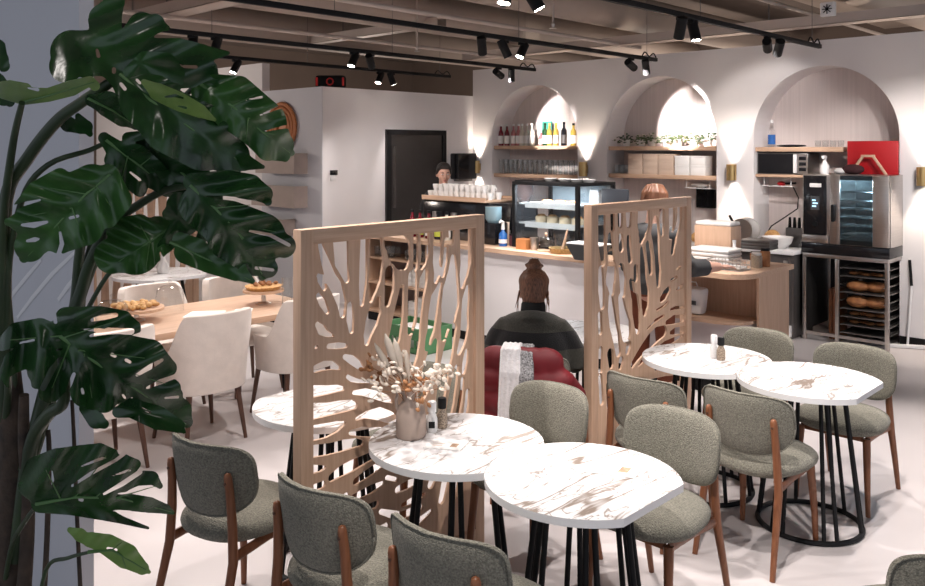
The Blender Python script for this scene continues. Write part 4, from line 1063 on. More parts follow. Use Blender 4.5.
# ================================================================ worktop along the back wall, fridge, oven
KZ = 0.90
t = thing('prep_fridge', 'low steel fridge with a white worktop left of the oven', 'fridge', W(-4.30, 8.72, 0), TH)
MB().lo_hi((-0.86, -0.24, 0.02), (0.86, 0.26, KZ-0.04), 0.004).build('fridge_body', STEELD, t)
MB().lo_hi((-0.88, -0.30, KZ-0.04), (0.88, 0.27, KZ), 0.004).build('worktop', PLAST, t)
for k in range(3): d = MB().lo_hi((-0.84+0.565*k, -0.262, 0.16), (-0.295+0.565*k, -0.241, KZ-0.06), 0.004).build('fridge_door', STEELD, t); MB().lo_hi((-0.36+0.565*k, -0.29, 0.72), (-0.32+0.565*k, -0.262, 0.80), 0.004).build('door_handle', STEEL, d)
v = MB()
for k in range(3): v.lo_hi((0.50+0.10*k, -0.262, 0.04), (0.57+0.10*k, -0.241, 0.13))
v.lo_hi((0.47, -0.255, 0.03), (0.84, -0.241, 0.14)); v.build('vent_grille', PLAST, t)
t = thing('meat_slicer', 'grey kitchen slicer on the worktop left of the white bowl', 'slicer', W(-4.03, 8.62, KZ), TH)
SLG = mat('grey_enamel', (0.42, 0.40, 0.39), 0.35)
MB().lo_hi((-0.16, -0.12, 0), (0.16, 0.12, 0.05), 0.012).build('slicer_base', SLG, t)
MB().ell((0.02, 0.02, 0.17), (0.15, 0.07, 0.13), 20, 12).build('motor_housing', SLG, t)
MB().cyl((0.0, -0.06, 0.17), (0.0, -0.075, 0.17), 0.12, seg=28).build('blade', STEEL, t); MB().tube([(0.0, -0.08, 0.17), (-0.08, -0.10, 0.25), (-0.12, -0.10, 0.32)], 0.014, 8).build('slicer_handle', BLACK, t)
t = thing('mixing_bowl', 'white mixing bowl on the worktop beside the oven', 'bowl', W(-3.66, 8.60, KZ))
MB().lathe([(0, 0), (0.08, 0), (0.14, 0.06), (0.16, 0.12), (0.155, 0.12), (0.13, 0.06), (0, 0.012)], 28).build('bowl_body', CERAM, t, ang=60)
tag(MB().ell((0, 0, 0.085), (0.09, 0.07, 0.085), 16, 10).build('bread_roll', PASTRY, None, W(-3.80, 8.80, KZ+0.0)), 'golden bread roll behind the white mixing bowl', 'bread')
for i, (a, b) in enumerate(((-4.55, 8.56), (-4.44, 8.70), (-4.62, 8.74))):
    tag(MB().ell((0, 0, 0.05), (0.085, 0.07, 0.05), 16, 10).build('bread_roll', PASTRY, None, W(a, b, KZ)), ('golden bread roll left of the slicer, nearest the front', 'golden bread roll left of the slicer, rear right one', 'golden bread roll left of the slicer, rear left one')[i], 'bread')
tag(MB().lo_hi((-0.2, -0.12, 0), (0.2, 0.12, 0.025), 0.006).build('cutting_board', OAKH, None, W(-3.86, 8.53, KZ), TH), 'wooden cutting board before the slicer and bowl', 'board')
t = thing('bottle_rack', 'dark rack of small bottles beside the oven', 'rack', W(-3.56, 8.86, KZ), TH)
MB().lo_hi((-0.10, -0.05, 0), (0.10, 0.05, 0.20), 0.004).build('rack_body', STEELD, t)
for k in range(4): MB().cyl((-0.075+0.05*k, 0, 0.2), (-0.075+0.05*k, 0, 0.31), 0.018, 0.012, 10).build('bottle_neck', BLACK, t)
# oven stand
OA0, OA1, OB0 = -3.40, -2.58, 8.60
ow = OA1-OA0; od = 0.70
t = thing('oven_stand', 'steel oven stand with tray rails and a closed left half', 'stand', W((OA0+OA1)/2, OB0, 0), TH)
hx = ow/2; zt = 0.88
for x in (-hx+0.018, -0.07, hx-0.018):
    for y in (0.018, od-0.018):
        MB().lo_hi((x-0.018, y-0.018, 0.0), (x+0.018, y+0.018, zt-0.04), 0.003).build('leg', STEEL, t)
MB().lo_hi((-hx, 0, zt-0.04), (hx, od, zt), 0.003).build('top_frame', STEEL, t)
MB().lo_hi((-hx+0.037, 0.002, 0.06), (hx-0.037, 0.03, 0.09)).build('lower_rail', STEEL, t)
MB().lo_hi((-hx+0.036, od-0.02, 0.09), (hx-0.036, od-0.012, zt-0.04)).build('rear_panel', DARKD, t)
MB().lo_hi((-hx+0.005, 0.036, 0.09), (-hx+0.012, od-0.037, zt-0.04)).build('side_panel', STEELD, t)
for k in range(9):
    z = 0.11+k*0.08
    for x in (-0.045, hx-0.048):
        MB().lo_hi((x-0.008, 0.037, z), (x+0.014, od-0.04, z+0.006)).build('tray_rail', STEEL, t)
    if k not in (4, 6):
        tag(MB().lo_hi((-0.036+0.0, 0.01, 0), (hx-0.06, od-0.06, 0.012), 0.004).build('baking_tray', STEELD, None, W((OA0+OA1)/2, OB0, z+0.0065), TH), 'dark baking tray in the oven stand, %s from the bottom' % ('first second third fourth fifth sixth seventh eighth ninth'.split()[k]), 'tray')
rnd = random.Random(21)
for (k, n, r, nm) in ((3, 2, (0.115, 0.10, 0.085), 'large crusty loaf on the middle tray of the oven stand'), (5, 2, (0.11, 0.09, 0.075), 'large brown loaf on an upper tray of the oven stand'), (2, 4, (0.05, 0.04, 0.03), 'small brown roll on a low tray of the oven stand'), (7, 5, (0.045, 0.035, 0.026), 'small brown roll on the top trays of the oven stand'), (1, 4, (0.05, 0.04, 0.025), 'flat brown roll on the lowest trays of the oven stand')):
    for i in range(n):
        x = 0.03+(hx-0.12)*(i+0.5)/n; z = 0.11+k*0.08+0.019
        tag(MB().ell((0, 0, r[2]*0.72), (r[0], r[1], r[2]*0.72), 14, 8).build('bread_loaf', BREAD, None, W((OA0+OA1)/2+x, OB0+0.10+0.04*(i % 2), z), TH+rnd.uniform(-0.3, 0.3)), nm, 'bread', nm.replace('loaf', 'loaves').replace('roll', 'rolls'))
for i in range(3):
    tag(MB().box((0, 0, 0.26), (0.03, 0.24, 0.51), 0.006).build('wooden_board', WALNUT, None, W((OA0+OA1)/2-0.19+0.035*i, OB0+0.28, 0.002), TH), ('brown wooden board standing in the left half of the oven stand, leftmost', 'brown wooden board standing in the left half of the oven stand, middle', 'brown wooden board standing in the left half of the oven stand, rightmost')[i], 'board')
# combi oven
t = thing('combi_oven', 'stainless steel combi oven with a glass door and black control panel', 'oven', W((OA0+OA1)/2, OB0, zt), TH)
oz = 0.80
MB().lo_hi((-hx-0.01, -0.005, 0.0), (hx+0.01, od-0.02, 0.105), 0.004).build('oven_base', BLACKG, t)
MB().lo_hi((-hx-0.01, 0.03, 0.107), (-hx+0.275, od, oz), 0.006).build('control_side', STEEL, t)
# cavity shell: sides, top, back, floor
xc0, xc1 = -hx+0.276, hx+0.01
c = MB(); c.lo_hi((xc0, 0.03, 0.107), (xc1, od, 0.15)); c.lo_hi((xc0, 0.03, oz-0.05), (xc1, od, oz)); c.lo_hi((xc1-0.06, 0.03, 0.15), (xc1, od, oz-0.05)); c.lo_hi((xc0, 0.03, 0.15), (xc0+0.04, od, oz-0.05)); c.lo_hi((xc0+0.04, od-0.1, 0.15), (xc1-0.06, od, oz-0.05))
c.build('oven_shell', STEEL, t)
MB().lo_hi((-hx+0.01, 0.0, 0.19), (-hx+0.235, 0.028, oz-0.015), 0.004).build('control_panel', BLACKG, t)
MB().lo_hi((-hx+0.075, -0.003, oz-0.13), (-hx+0.19, 0.0, oz-0.09)).build('maker_plate', PAPER, t)
disp = mat('lit_display', (0.1, 0.2, 0.3), 0.3, emit=(0.45, 0.75, 1.0), estr=1.2)
MB().lo_hi((-hx+0.085, -0.003, oz-0.36), (-hx+0.17, 0.0, oz-0.22)).build('display', DGR, t)
for k, (xx, w) in enumerate(((0.10, 0.035), (0.105, 0.05), (0.10, 0.04))): MB().lo_hi((-hx+xx, -0.005, oz-0.27-0.03*k), (-hx+xx+w, -0.003, oz-0.255-0.03*k)).build('display_symbol', disp, t)
MB().cyl((-hx+0.13, 0.0, 0.30), (-hx+0.13, -0.02, 0.30), 0.028, seg=20).build('dial', BLACK, t)
MB().lo_hi((-hx-0.005, 0.0, 0.11), (-hx+0.26, 0.028, 0.185), 0.003).build('lower_plate', STEEL, t)
dr = MB(); dr.lo_hi((xc0+0.005, -0.015, 0.11), (xc0+0.10, 0.026, oz-0.005), 0.004); dr.lo_hi((xc1-0.15, -0.015, 0.11), (xc1-0.005, 0.026, oz-0.005), 0.004)
dr.lo_hi((xc0+0.101, -0.014, 0.11), (xc1-0.151, 0.025, 0.16)); dr.lo_hi((xc0+0.101, -0.014, oz-0.05), (xc1-0.151, 0.025, oz-0.005))
door = dr.build('oven_door', STEEL, t)
MB().lo_hi((xc0+0.101, -0.017, 0.112), (xc1-0.151, -0.0145, oz-0.007)).build('door_glass', thin_glass('dark_oven_glass', (0.45, 0.55, 0.60), 1.0), door)
MB().box((xc0+0.045, -0.05, 0.42), (0.03, 0.05, 0.17), 0.01).build('door_handle', BLACK, door)
for k in range(6):
    r = MB(); z = 0.20+0.085*k
    for yy in (0.08, 0.16, 0.24, 0.32, 0.40): r.tube([(xc0+0.045, yy, z), (xc1-0.065, yy, z)], 0.004, 6)
    r.tube([(xc0+0.05, 0.06, z), (xc0+0.05, 0.56, z)], 0.005, 6); r.tube([(xc1-0.07, 0.06, z), (xc1-0.07, 0.56, z)], 0.005, 6); r.build('oven_rack', STEEL, t)
ol = bpy.data.lights.new('oven_lamp', 'POINT'); ol.energy = 7; ol.color = (0.65, 0.85, 1.0); ol.shadow_soft_size = 0.04
oo = bpy.data.objects.new('oven_lamp', ol); COL.objects.link(oo); oo.location = W((OA0+OA1)/2+0.18, OB0+0.10, zt+oz-0.09)
# on top of the oven
t = thing('spray_bottle', 'white spray bottle standing on the left of the oven top', 'bottle', W(-3.25, 8.80, zt+oz), TH)
MB().lathe([(0, 0), (0.04, 0), (0.042, 0.08), (0.016, 0.13), (0.016, 0.15), (0, 0.15)], 16).build('bottle_body', PLAST, t, ang=50); MB().box((0, -0.015, 0.17), (0.03, 0.08, 0.035), 0.008).build('spray_head', PLAST, t)
t = thing('folded_cloth', 'dark red and white cloth crumpled on the oven top', 'cloth', W(-3.02, 8.85, zt+oz), TH)
MB().ell((0.03, 0, 0.05), (0.11, 0.07, 0.052), 16, 10, Matrix.Rotation(0.0, 3, 'Y')).build('cloth_body', mat('maroon_cloth', (0.05, 0.015, 0.018), 0.9), t); MB().ell((-0.09, -0.02, 0.03), (0.06, 0.05, 0.032), 14, 8).build('white_corner', PAPER, t)
t = thing('red_board', 'bright red board standing upright on the oven top', 'board', W(-2.84, 8.965, zt+oz), TH)
MB().box((0, 0, 0.168), (0.48, 0.03, 0.335), 0.004).build('board_panel', REDB, t)
t = thing('trestle_stand', 'small pale wooden trestle in front of the red board', 'stand', W(-2.85, 8.86, zt+oz), TH)
MB().tube([(-0.17, 0, 0.0), (-0.05, 0, 0.18)], 0.015, 8).build('leg', OAK, t); MB().tube([(0.17, 0, 0.0), (0.05, 0, 0.18)], 0.015, 8).build('leg', OAK, t); MB().box((0, 0, 0.185), (0.13, 0.03, 0.025), 0.004).build('cross_bar', OAK, t)
# mop at the oven's right
t = thing('floor_squeegee', 'pale floor squeegee leaning at the right of the oven', 'squeegee', W(-2.50, 8.80, 0), TH)
MB().tube([(0.0, 0.10, 0.02), (0.02, 0.16, 0.60)], 0.012, 10).build('pole', PLAST, t); MB().tube([(0.02, 0.16, 0.60), (0.0, 0.17, 0.85)], 0.014, 10).build('grip', BLACK, t); MB().box((0.0, 0.08, 0.02), (0.34, 0.04, 0.035), 0.006, Matrix.Rotation(0.5, 3, 'Z')).build('rubber_blade', PLAST, t)

# ================================================================ shelves in the arches
def niche_shelf(c, z, label, hw=AR-0.004, x0=None, x1=None, d=0.36, th=0.05):
    a0, a1 = (c-hw if x0 is None else x0), (c+hw if x1 is None else x1)
    t = MB().lo_hi((-(a1-a0)/2, 0, -th), ((a1-a0)/2, d, 0), 0.003).build('wall_shelf', OAKH, None, W((a0+a1)/2, WB+ND-d-0.002, z), TH)
    return tag(t, label, 'shelf')
S1, S2 = 1.975, 1.58
niche_shelf(ARCH[0], S1, 'pale wood shelf of bottles in the left arch')
niche_shelf(ARCH[0], S2, 'pale wood shelf of glasses in the left arch')
niche_shelf(ARCH[1], 1.965, 'pale wood shelf of potted plants in the middle arch')
niche_shelf(ARCH[1], 1.62, 'pale wood shelf of card boxes in the middle arch')
niche_shelf(ARCH[2], 1.955, 'pale wood shelf with the blue bottle in the right arch', x0=ARCH[2]-AR+0.004, x1=ARCH[2]+0.20)
niche_shelf(ARCH[2], 1.655, 'pale wood shelf under the microwave in the right arch', x0=ARCH[2]-AR+0.004, x1=ARCH[2]-0.06, th=0.03)
SB = WB+0.16
def row(px, z): return W(ab(on_b(px, 140, SB))[0], SB, z)
items = [(501, GRED, 'dark red'), (507, GRED, 'dark red'), (513.5, GROSE, 'rose'), (518.5, GROSE, 'rose'), (522, GPALE, 'pale'), (527, GPALE, 'pale'), (532, GPALE, 'pale')]
for i, (px, g, nm) in enumerate(items):
    bottle(row(px, S1), '%s labelled syrup bottle on the left arch shelf, %s from the left' % (nm, ('first', 'second', 'third', 'fourth', 'fifth', 'sixth', 'seventh')[i]), PLAST, g, 0.31, 0.038)
tag(MB().box((0, 0, 0.17), (0.16, 0.02, 0.34), 0.003).build('poster_card', TEAL, None, row(540, S1)+Vector((VX*0.16, VY*0.16, 0)), TH), 'teal card propped behind the bottles in the left arch', 'card')
bottle(row(541, S1), 'small pink bottle before the teal card in the left arch', PLAST, GROSE, 0.20, 0.035)
bottle(row(545, S1), 'dark green wine bottle beside the teal card', GGRN, GGRN, 0.31, 0.038, PAPER, wine=True)
bottle(row(549.5, S1), 'golden wine bottle in the left arch, left of two', YELC, GYEL, 0.31, 0.038, PAPER, wine=True)
bottle(row(556, S1), 'golden wine bottle in the left arch, right of two', YELC, GYEL, 0.31, 0.038, PAPER, wine=True)
bottle(row(564, S1), 'black wine bottle with a dark label in the left arch', GBLK, GBLK, 0.32, 0.04, STEELD, wine=True)
bottle(row(573.5, S1), 'golden bottle at the right end of the left arch shelf', BLACK, GYEL, 0.30, 0.04, PAPER, wine=True)
tumblers([W(ARCH[0]-0.66+0.088*i+0.02*(j % 2), WB+0.10+0.09*j, S2) for i in range(16) for j in range(2)], 'clear drinking glass on the lower shelf of the left arch', 'glasses in the left arch', TALL)
# plants in the middle arch
FERN = mat('grey_green_foliage', (0.16, 0.22, 0.10), 0.6, vscale=30, var=0.5); FERND = mat('dark_green_foliage', (0.06, 0.10, 0.045), 0.6, vscale=30, var=0.5)
rnd = random.Random(31)
pn = ('first', 'second', 'third', 'fourth', 'fifth', 'sixth', 'seventh', 'eighth')
for i, (px, r, h, mm) in enumerate(((611, 0.10, 0.10, FERN), (626, 0.10, 0.12, FERND), (641, 0.09, 0.09, FERN), (652, 0.13, 0.10, FERN), (667, 0.12, 0.13, FERN), (678, 0.11, 0.11, FERN), (694, 0.12, 0.11, FERN), (708, 0.13, 0.20, FERND))):
    p = W(ab(on_b(px, 140, WB+0.2))[0], WB+0.2, 1.965)
    t = thing('potted_plant', 'small leafy plant in a white pot on the middle arch shelf, %s from the left' % pn[i], 'potted plant', p)
    MB().lathe([(0, 0), (0.045, 0), (0.06, 0.085), (0.055, 0.085), (0.05, 0.07), (0, 0.07)], 18).build('pot', CERAM, t, ang=50)
    f = MB()
    for k in range(46):
        a = rnd.uniform(0, 2*PI); rr = r*math.sqrt(rnd.random()); z = 0.07+h*rnd.random()*(1-0.5*rr/r)
        if rr > 0.07: z -= 0.05*rnd.random()
        c = Vector((rr*math.cos(a), rr*math.sin(a)*0.9, max(z, 0.03 if rr < 0.06 else 0.012)))
        f.ell(c, (0.020, 0.013, 0.005), 6, 4, Matrix.Rotation(rnd.uniform(0, 6), 3, 'Z') @ Matrix.Rotation(rnd.uniform(-0.8, 0.8), 3, 'X'))
        f.tube([(0, 0, 0.06), c], 0.002, 4)
    f.build('foliage', mm, t, ang=180)
# card boxes
cn = ('left', 'second', 'third', 'fourth', 'right')
for i, (a, w) in enumerate(((-5.665, 0.20), (-5.45, 0.20), (-5.235, 0.20), (-5.02, 0.19), (-4.815, 0.19))):
    nst = 3 if i < 3 else 2
    for k in range(nst):
        h = 0.083 if nst == 3 else 0.115
        t = thing('card_box', 'cream card box in the middle arch, %s stack, %s' % (cn[i], (('bottom one', 'middle one', 'top one') if nst == 3 else ('bottom one', 'top one'))[k]), 'box', W(a, WB+0.16, 1.62+(h+0.001)*k), TH)
        MB().lo_hi((-w/2, -0.09, 0), (w/2, 0.09, h-0.022), 0.002).build('box_body', CARD if i < 3 else PAPER, t); MB().lo_hi((-w/2-0.003, -0.093, h-0.0215), (w/2+0.003, 0.093, h), 0.002).build('box_lid', CARD if i < 3 else PAPER, t)
tumblers([W(-5.97+0.08*i, WB+0.12+0.09*j, 1.62) for i in range(3) for j in range(2)], 'clear drinking glass left of the card boxes in the middle arch', 'glasses in the middle arch')
# hanging rails
def hook_rail(c, z, label):
    t = thing('hook_rail', label, 'rail', W(c, WB+0.12, z), TH)
    for s in (-1, 1): MB().tube([(s*0.15, 0, 0), (s*0.15, 0, -0.10), (s*0.15, 0.12, -0.11)], 0.006, 6).build('rail_arm', PLAST, t)
    MB().tube([(-0.17, 0, -0.10), (0.17, 0, -0.10)], 0.006, 6).build('rail_bar', PLAST, t); MB().tube([(-0.17, 0.12, -0.11), (0.17, 0.12, -0.11)], 0.006, 6).build('rail_bar', PLAST, t); return t
hook_rail(-4.84, 1.569, 'white hanging rack under the box shelf in the middle arch')
tag(MB().ell((0, 0, 0.028), (0.12, 0.05, 0.028), 14, 8).build('paper_roll', PAPER, None, W(-4.84, WB+0.18, 1.476), TH), 'white paper bundle in the rack under the box shelf', 'paper')
hook_rail(-3.88, 1.624, 'white hanging rack under the microwave shelf')
t = thing('wall_scale', 'red and white utensil hanging in the rack under the microwave', 'utensil', W(-3.86, WB+0.18, 1.53), TH)
MB().ell((0, 0, 0.02), (0.05, 0.03, 0.026), 14, 8).build('red_knob', REDB, t); MB().tube([(0.0, 0, 0.02), (0.16, 0.0, 0.03)], 0.012, 8).build('utensil_handle', BLACK, t)
t = thing('power_cable', 'dark cable hanging from the microwave rack to the slicer', 'cable', W(-3.74, WB+0.2, 0), TH)
MB().tube([(0, 0, 1.52), (0.06, 0, 1.40), (0.05, 0.0, 1.28), (-0.08, -0.02, 1.18), (-0.20, -0.1, 1.08), (-0.24, -0.2, 0.96)], 0.007, 8).build('cord', BLACK, t)
for i, a in enumerate((-4.93, -4.80)):
    t = thing('wall_tablet', ('black wall tablet under the box shelf, left of two', 'black wall tablet under the box shelf, right of two')[i], 'tablet', W(a, WB+ND-0.02, 1.22), TH)
    MB().lo_hi((-0.06, -0.02, 0), (0.06, 0.015, 0.28-0.05*i), 0.006).build('tablet_body', BLACK, t); MB().lo_hi((-0.05, -0.023, 0.015), (0.05, -0.02, 0.26-0.05*i)).build('tablet_glass', BLACKG, t)
# right arch: bottle, glasses, microwave
bottle(W(-3.98, WB+0.2, 1.955), 'blue labelled clear bottle on the upper shelf of the right arch', PLAST, GLASS, 0.30, 0.04, BLUE)
tag(MB().ell((0, 0, 0.014), (0.17, 0.05, 0.014), 14, 8).build('dark_cloth', DARKC, None, W(-3.76, WB+0.2, 1.955), TH), 'dark cloth lying beside the blue bottle', 'cloth')
for i in range(4):
    tag(MB().lathe([(0, 0), (0.028, 0), (0.034, 0.07), (0.031, 0.07), (0.026, 0.006), (0, 0.006)], 14).build('tea_glass', GLASS, None, W(-3.47+0.08*i, WB+0.2, 1.955)), 'small tea glass on the upper shelf of the right arch', 'glass', 'tea glasses in the right arch')
t = thing('microwave_oven', 'black and silver microwave on the shelf in the right arch', 'microwave', W(-3.80, WB+0.21, 1.655), TH)
MB().lo_hi((-0.28, -0.15, 0), (0.28, 0.17, 0.235), 0.008).build('microwave_body', STEELD, t); MB().lo_hi((-0.27, -0.157, 0.012), (0.12, -0.151, 0.225)).build('microwave_door', BLACKG, t)
MB().lo_hi((0.125, -0.175, 0.02), (0.165, -0.151, 0.22), 0.006).build('door_handle', PLAST, t); MB().lo_hi((0.17, -0.157, 0.012), (0.275, -0.151, 0.225)).build('control_panel', STEEL, t)
for k in range(3): MB().lo_hi((0.185, -0.160, 0.04+0.06*k), (0.26, -0.157, 0.075+0.06*k)).build('button', BLACKG, t)

# ================================================================ on the side walls
p = on_a(459.5, 165, RA)
t = thing('towel_dispenser', 'black paper towel dispenser on the white wall behind the barista', 'dispenser', Vector(p)+W(0.002, 0), TH)
MB().lo_hi((0.0, -0.20, -0.20), (0.16, 0.20, 0.17), 0.02).build('dispenser_body', BLACKG, t); MB().lo_hi((0.02, -0.14, -0.23), (0.12, 0.14, -0.2005)).build('paper_slot', STEELD, t)
p = on_a(333, 175, RA)
t = thing('thermostat', 'small black and white wall control left of the black door', 'thermostat', p, TH)
MB().lo_hi((0, -0.045, -0.07), (0.015, 0.045, 0.0), 0.004).build('switch_plate', PLAST, t); MB().lo_hi((0, -0.05, 0.002), (0.02, 0.06, 0.06), 0.004).build('display', BLACKG, t)
def wbox(x0, y0, x1, y1, label):
    a, b = on_b(x0, y0, RB-0.1), on_b(x1, y1, RB-0.1); a0, a1 = ab(a)[0], ab(b)[0]; w = (a1-a0)/2; h = (a.z-b.z)/2
    t = thing('wall_box', label, 'wall box', W((a0+a1)/2, RB, (a.z+b.z)/2), TH)
    BX = mat('beige_box_board', (0.46, 0.38, 0.34), 0.7, var=0.08)
    MB().lo_hi((-w, -0.20, -h), (w, -0.18, h)).build('box_front', BX, t)
    for s in (-1, 1): MB().lo_hi((s*(w-0.008)-0.008, -0.18, -h), (s*(w-0.008)+0.008, -0.001, h)).build('box_side', BX, t)
    MB().lo_hi((-w+0.016, -0.18, -h), (w-0.016, -0.001, -h+0.016)).build('box_bottom', BX, t)
wbox(262, 153, 301, 174, 'beige open wall box, top one of three beside the leaves')
wbox(258, 184, 301, 208, 'beige open wall box, middle one of three beside the leaves')
wbox(256, 216, 289, 236, 'beige open wall box, lowest of three beside the leaves')
p = on_b(280, 127, RB-0.05); a = ab(p)[0]
t = thing('wall_ring', 'round orange wooden wall ornament half behind the leaves', 'wall ornament', W(a, RB, p.z), TH)
ORW = mat('orange_wood', (0.55, 0.20, 0.07), 0.5, var=0.2, vscale=20)
for k, (r, y) in enumerate(((0.30, 0.0), (0.24, 0.0), (0.18, 0.0), (0.12, 0.0))):
    m = MB(); m.torus((0, 0, 0), r, 0.026, 44, 8, 0.8); m.M = None
    o = m.build('wooden_hoop', ORW, t); o.rotation_euler = (PI/2, 0, 0); o.location = (0, -0.03, 0)
bk = MB(); bk.lathe([(0, -0.006), (0.305, -0.006), (0.305, 0.006), (0, 0.006)], 40); o = bk.build('backing_disc', ORW, t); o.rotation_euler = (PI/2, 0, 0); o.location = (0, -0.007, 0)
p = on_a(326, 84, RA-0.35)
t = thing('boombox', 'black portable speaker with red accents on top of the white box room', 'speaker', W(RA-0.22, RB+0.30, RH), TH+PI/4)
MB().lo_hi((-0.19, -0.08, 0.0), (0.19, 0.08, 0.165), 0.035).build('speaker_body', BLACK, t)
RDL = mat('red_accent', (0.75, 0.03, 0.03), 0.5)
for x in (-0.165, 0.165): MB().lo_hi((x-0.014, -0.085, 0.03), (x+0.014, -0.07, 0.135), 0.006).build('end_grille', RDL, t)
h = MB().torus((0, 0, 0), 0.04, 0.009, 24, 6).build('logo_ring', RDL, t); h.rotation_euler = (PI/2, 0, 0); h.location = (0, -0.082, 0.083)
# ================================================================ the monstera
PP = at(14, 600, 2.25); PP.z = 0
plant = thing('monstera_plant', 'tall monstera plant with large split leaves at the left edge', 'plant', PP)
POT_TOP = 0.42
pt = MB(); pt.lathe([(0, 0), (0.17, 0), (0.21, 0.40), (0.21, POT_TOP), (0.19, POT_TOP), (0.185, 0.38), (0, 0.38)], 36).build('pot', POTM, plant, ang=50)
MB().lathe([(0, 0.381), (0.183, 0.381), (0.1, 0.40), (0, 0.405)], 30).build('soil', SOIL, plant)
def L(px, py, Y): return at(px, py, Y)-PP
def leaf(lobes, holes, Y0, gx=0.0, gy=0.0, curl=0.03, wave=0.018, ctr=None, m=LEAF, rib=None, veins=(), g=1.6, k=3.0, ph=0.0):
    """lobes and cut-outs are traced in the frame; the blade is laid on its own tilted, curved sheet at distance Y0"""
    pts = [q for ch in lobes for q in ch]
    x0 = min(x-r for x, y, r in pts)-4; x1 = max(x+r for x, y, r in pts)+4; y0 = min(y-r for x, y, r in pts)-4; y1 = max(y+r for x, y, r in pts)+4
    xs = np.arange(x0, x1, g); ys = np.arange(y0, y1, g); X, Y = np.meshgrid(xs, ys)
    F = None
    for ch in lobes:
        d = sd_chain(X, Y, ch); F = d if F is None else smin(F, d, k)
    for ch in holes: F = np.maximum(F, -sd_chain(X, Y, ch))
    V, P, E = msq(F, xs, ys)
    c = ctr or ((x0+x1)/2, (y0+y1)/2)
    if rib:
        ax = Vector((rib[-1][0]-rib[0][0], rib[-1][1]-rib[0][1])); ln = ax.length/100; ax.normalize()
    def depth(x, y):
        dx, dy = (x-c[0])/100, (y-c[1])/100; r2 = dx*dx+dy*dy
        z = Y0 + gx*dx + gy*dy + curl*r2*2
        if not rib: return z + wave*math.sin(5*math.atan2(dy, dx)+ph)*min(1.0, r2*6)**0.5
        # blade folded along the midrib, puckered between the side veins
        s = (x-rib[0][0])/100*ax.x+(y-rib[0][1])/100*ax.y; t = -(x-rib[0][0])/100*ax.y+(y-rib[0][1])/100*ax.x; at_ = abs(t)
        return z - 0.10*math.sqrt(at_*at_+0.002) + wave*0.75*math.sin(2*PI*(s-0.55*at_)/(0.24*ln+0.05)+ph+(1.2 if t > 0 else 0))*min(1.0, at_*5)
    n = len(V); vs = [L(x, y, depth(x, y)) for x, y in V]
    vs += [v+(v+PP-Vector((0, 0, HC))).normalized()*0.003 for v in vs]
    fs = list(P) + [tuple(i+n for i in p[::-1]) for p in P] + [(i, j, j+n, i+n) for i, j in E]
    o = MB().add(vs, fs).build('leaf', m, plant, ang=55)
    if rib:
        tb = [L(x, y, depth(x, y)-0.0015) for x, y in rib]
        rb = MB(); rb.tube(tb, [0.0045*(1-0.75*i/(len(tb)-1)) for i in range(len(tb))], 6)
        for vn in veins:
            tb = [L(x, y, depth(x, y)-0.001) for x, y in vn]; rb.tube(tb, [0.002*(1-0.6*i/(len(tb)-1)) for i in range(len(tb))], 5)
        rb.build('leaf_rib', VEIN, o, ang=60)
    return o
def stalk(pts, r0, r1=None, m=STALK, name='leaf_stalk'):
    ps = [L(*p) for p in pts]; n = len(ps)
    # smooth the run
    out = []
    for i in range(n-1):
        p0, p1, p2, p3 = ps[max(i-1, 0)], ps[i], ps[i+1], ps[min(i+2, n-1)]
        for s in range(5):
            t = s/5; out.append(0.5*((2*p1)+(-p0+p2)*t+(2*p0-5*p1+4*p2-p3)*t*t+(-p0+3*p1-3*p2+p3)*t**3))
    out.append(ps[-1]); q = len(out)
    MB().tube(out, [r0+((r1 or r0)-r0)*i/(q-1) for i in range(q)], 10).build(name, m, plant, ang=60)
# top dark leaf with broad lobes
leaf([[(122, 76, 12), (108, 68, 10), (86, 54, 24), (72, 52, 22), (66, 66, 17)],
      [(116, 72, 8), (106, 40, 15), (105, 20, 17), (115, 2, 10), (122, -8, 5)],
      [(124, 72, 8), (131, 42, 14), (142, 27, 15), (155, 24, 10), (167, 28, 3)],
      [(130, 74, 10), (152, 50, 12), (178, 50, 12), (202, 54, 10), (228, 53, 2)],
      [(122, 76, 14), (145, 100, 26), (172, 122, 32), (205, 138, 33), (232, 156, 18), (244, 166, 4)],
      [(128, 84, 8), (190, 74, 14), (208, 70, 10), (214, 78, 6)]],
     [[(97, 50, 1.5), (98.5, 56, 2)], [(114, 69, 2), (114, 72, 2)], [(128, 69, 1), (129, 72, 2)], [(121, 84, 1.8), (125, 89, 1.8)], [(137, 80, 1.5), (140, 83, 1.5)], [(184, 66.5, 1.5), (196, 67, 1.8)],
      [(150, 62, 1), (172, 63, 1.3), (182, 66, 1)]],
     2.02, 0.02, -0.12, 0.06, 0.016, (120, 74), rib=[(120, 74), (150, 100), (190, 128), (238, 160)])
leaf([[(129, 72, 6), (146, 62, 11), (165, 64, 12), (176, 74, 9), (181, 82, 3)]], [], 1.93, 0.05, 0.10, 0.05, 0.01, (140, 62), g=1.3)
# the tipped leaf with spotlight brightness put into its colour
leaf([[(144, 82, 3), (158, 92, 9), (180, 102, 9.5), (200, 111, 7), (215, 120, 1.5)]], [[(165, 97, .8), (175, 95.5, 1.6), (183, 98, 1)], [(178, 106, .6), (186, 108, 1.3)]], 1.88, 0.02, 0.55, 0.02, 0.006, (170, 98), LEAFY, g=1.2)
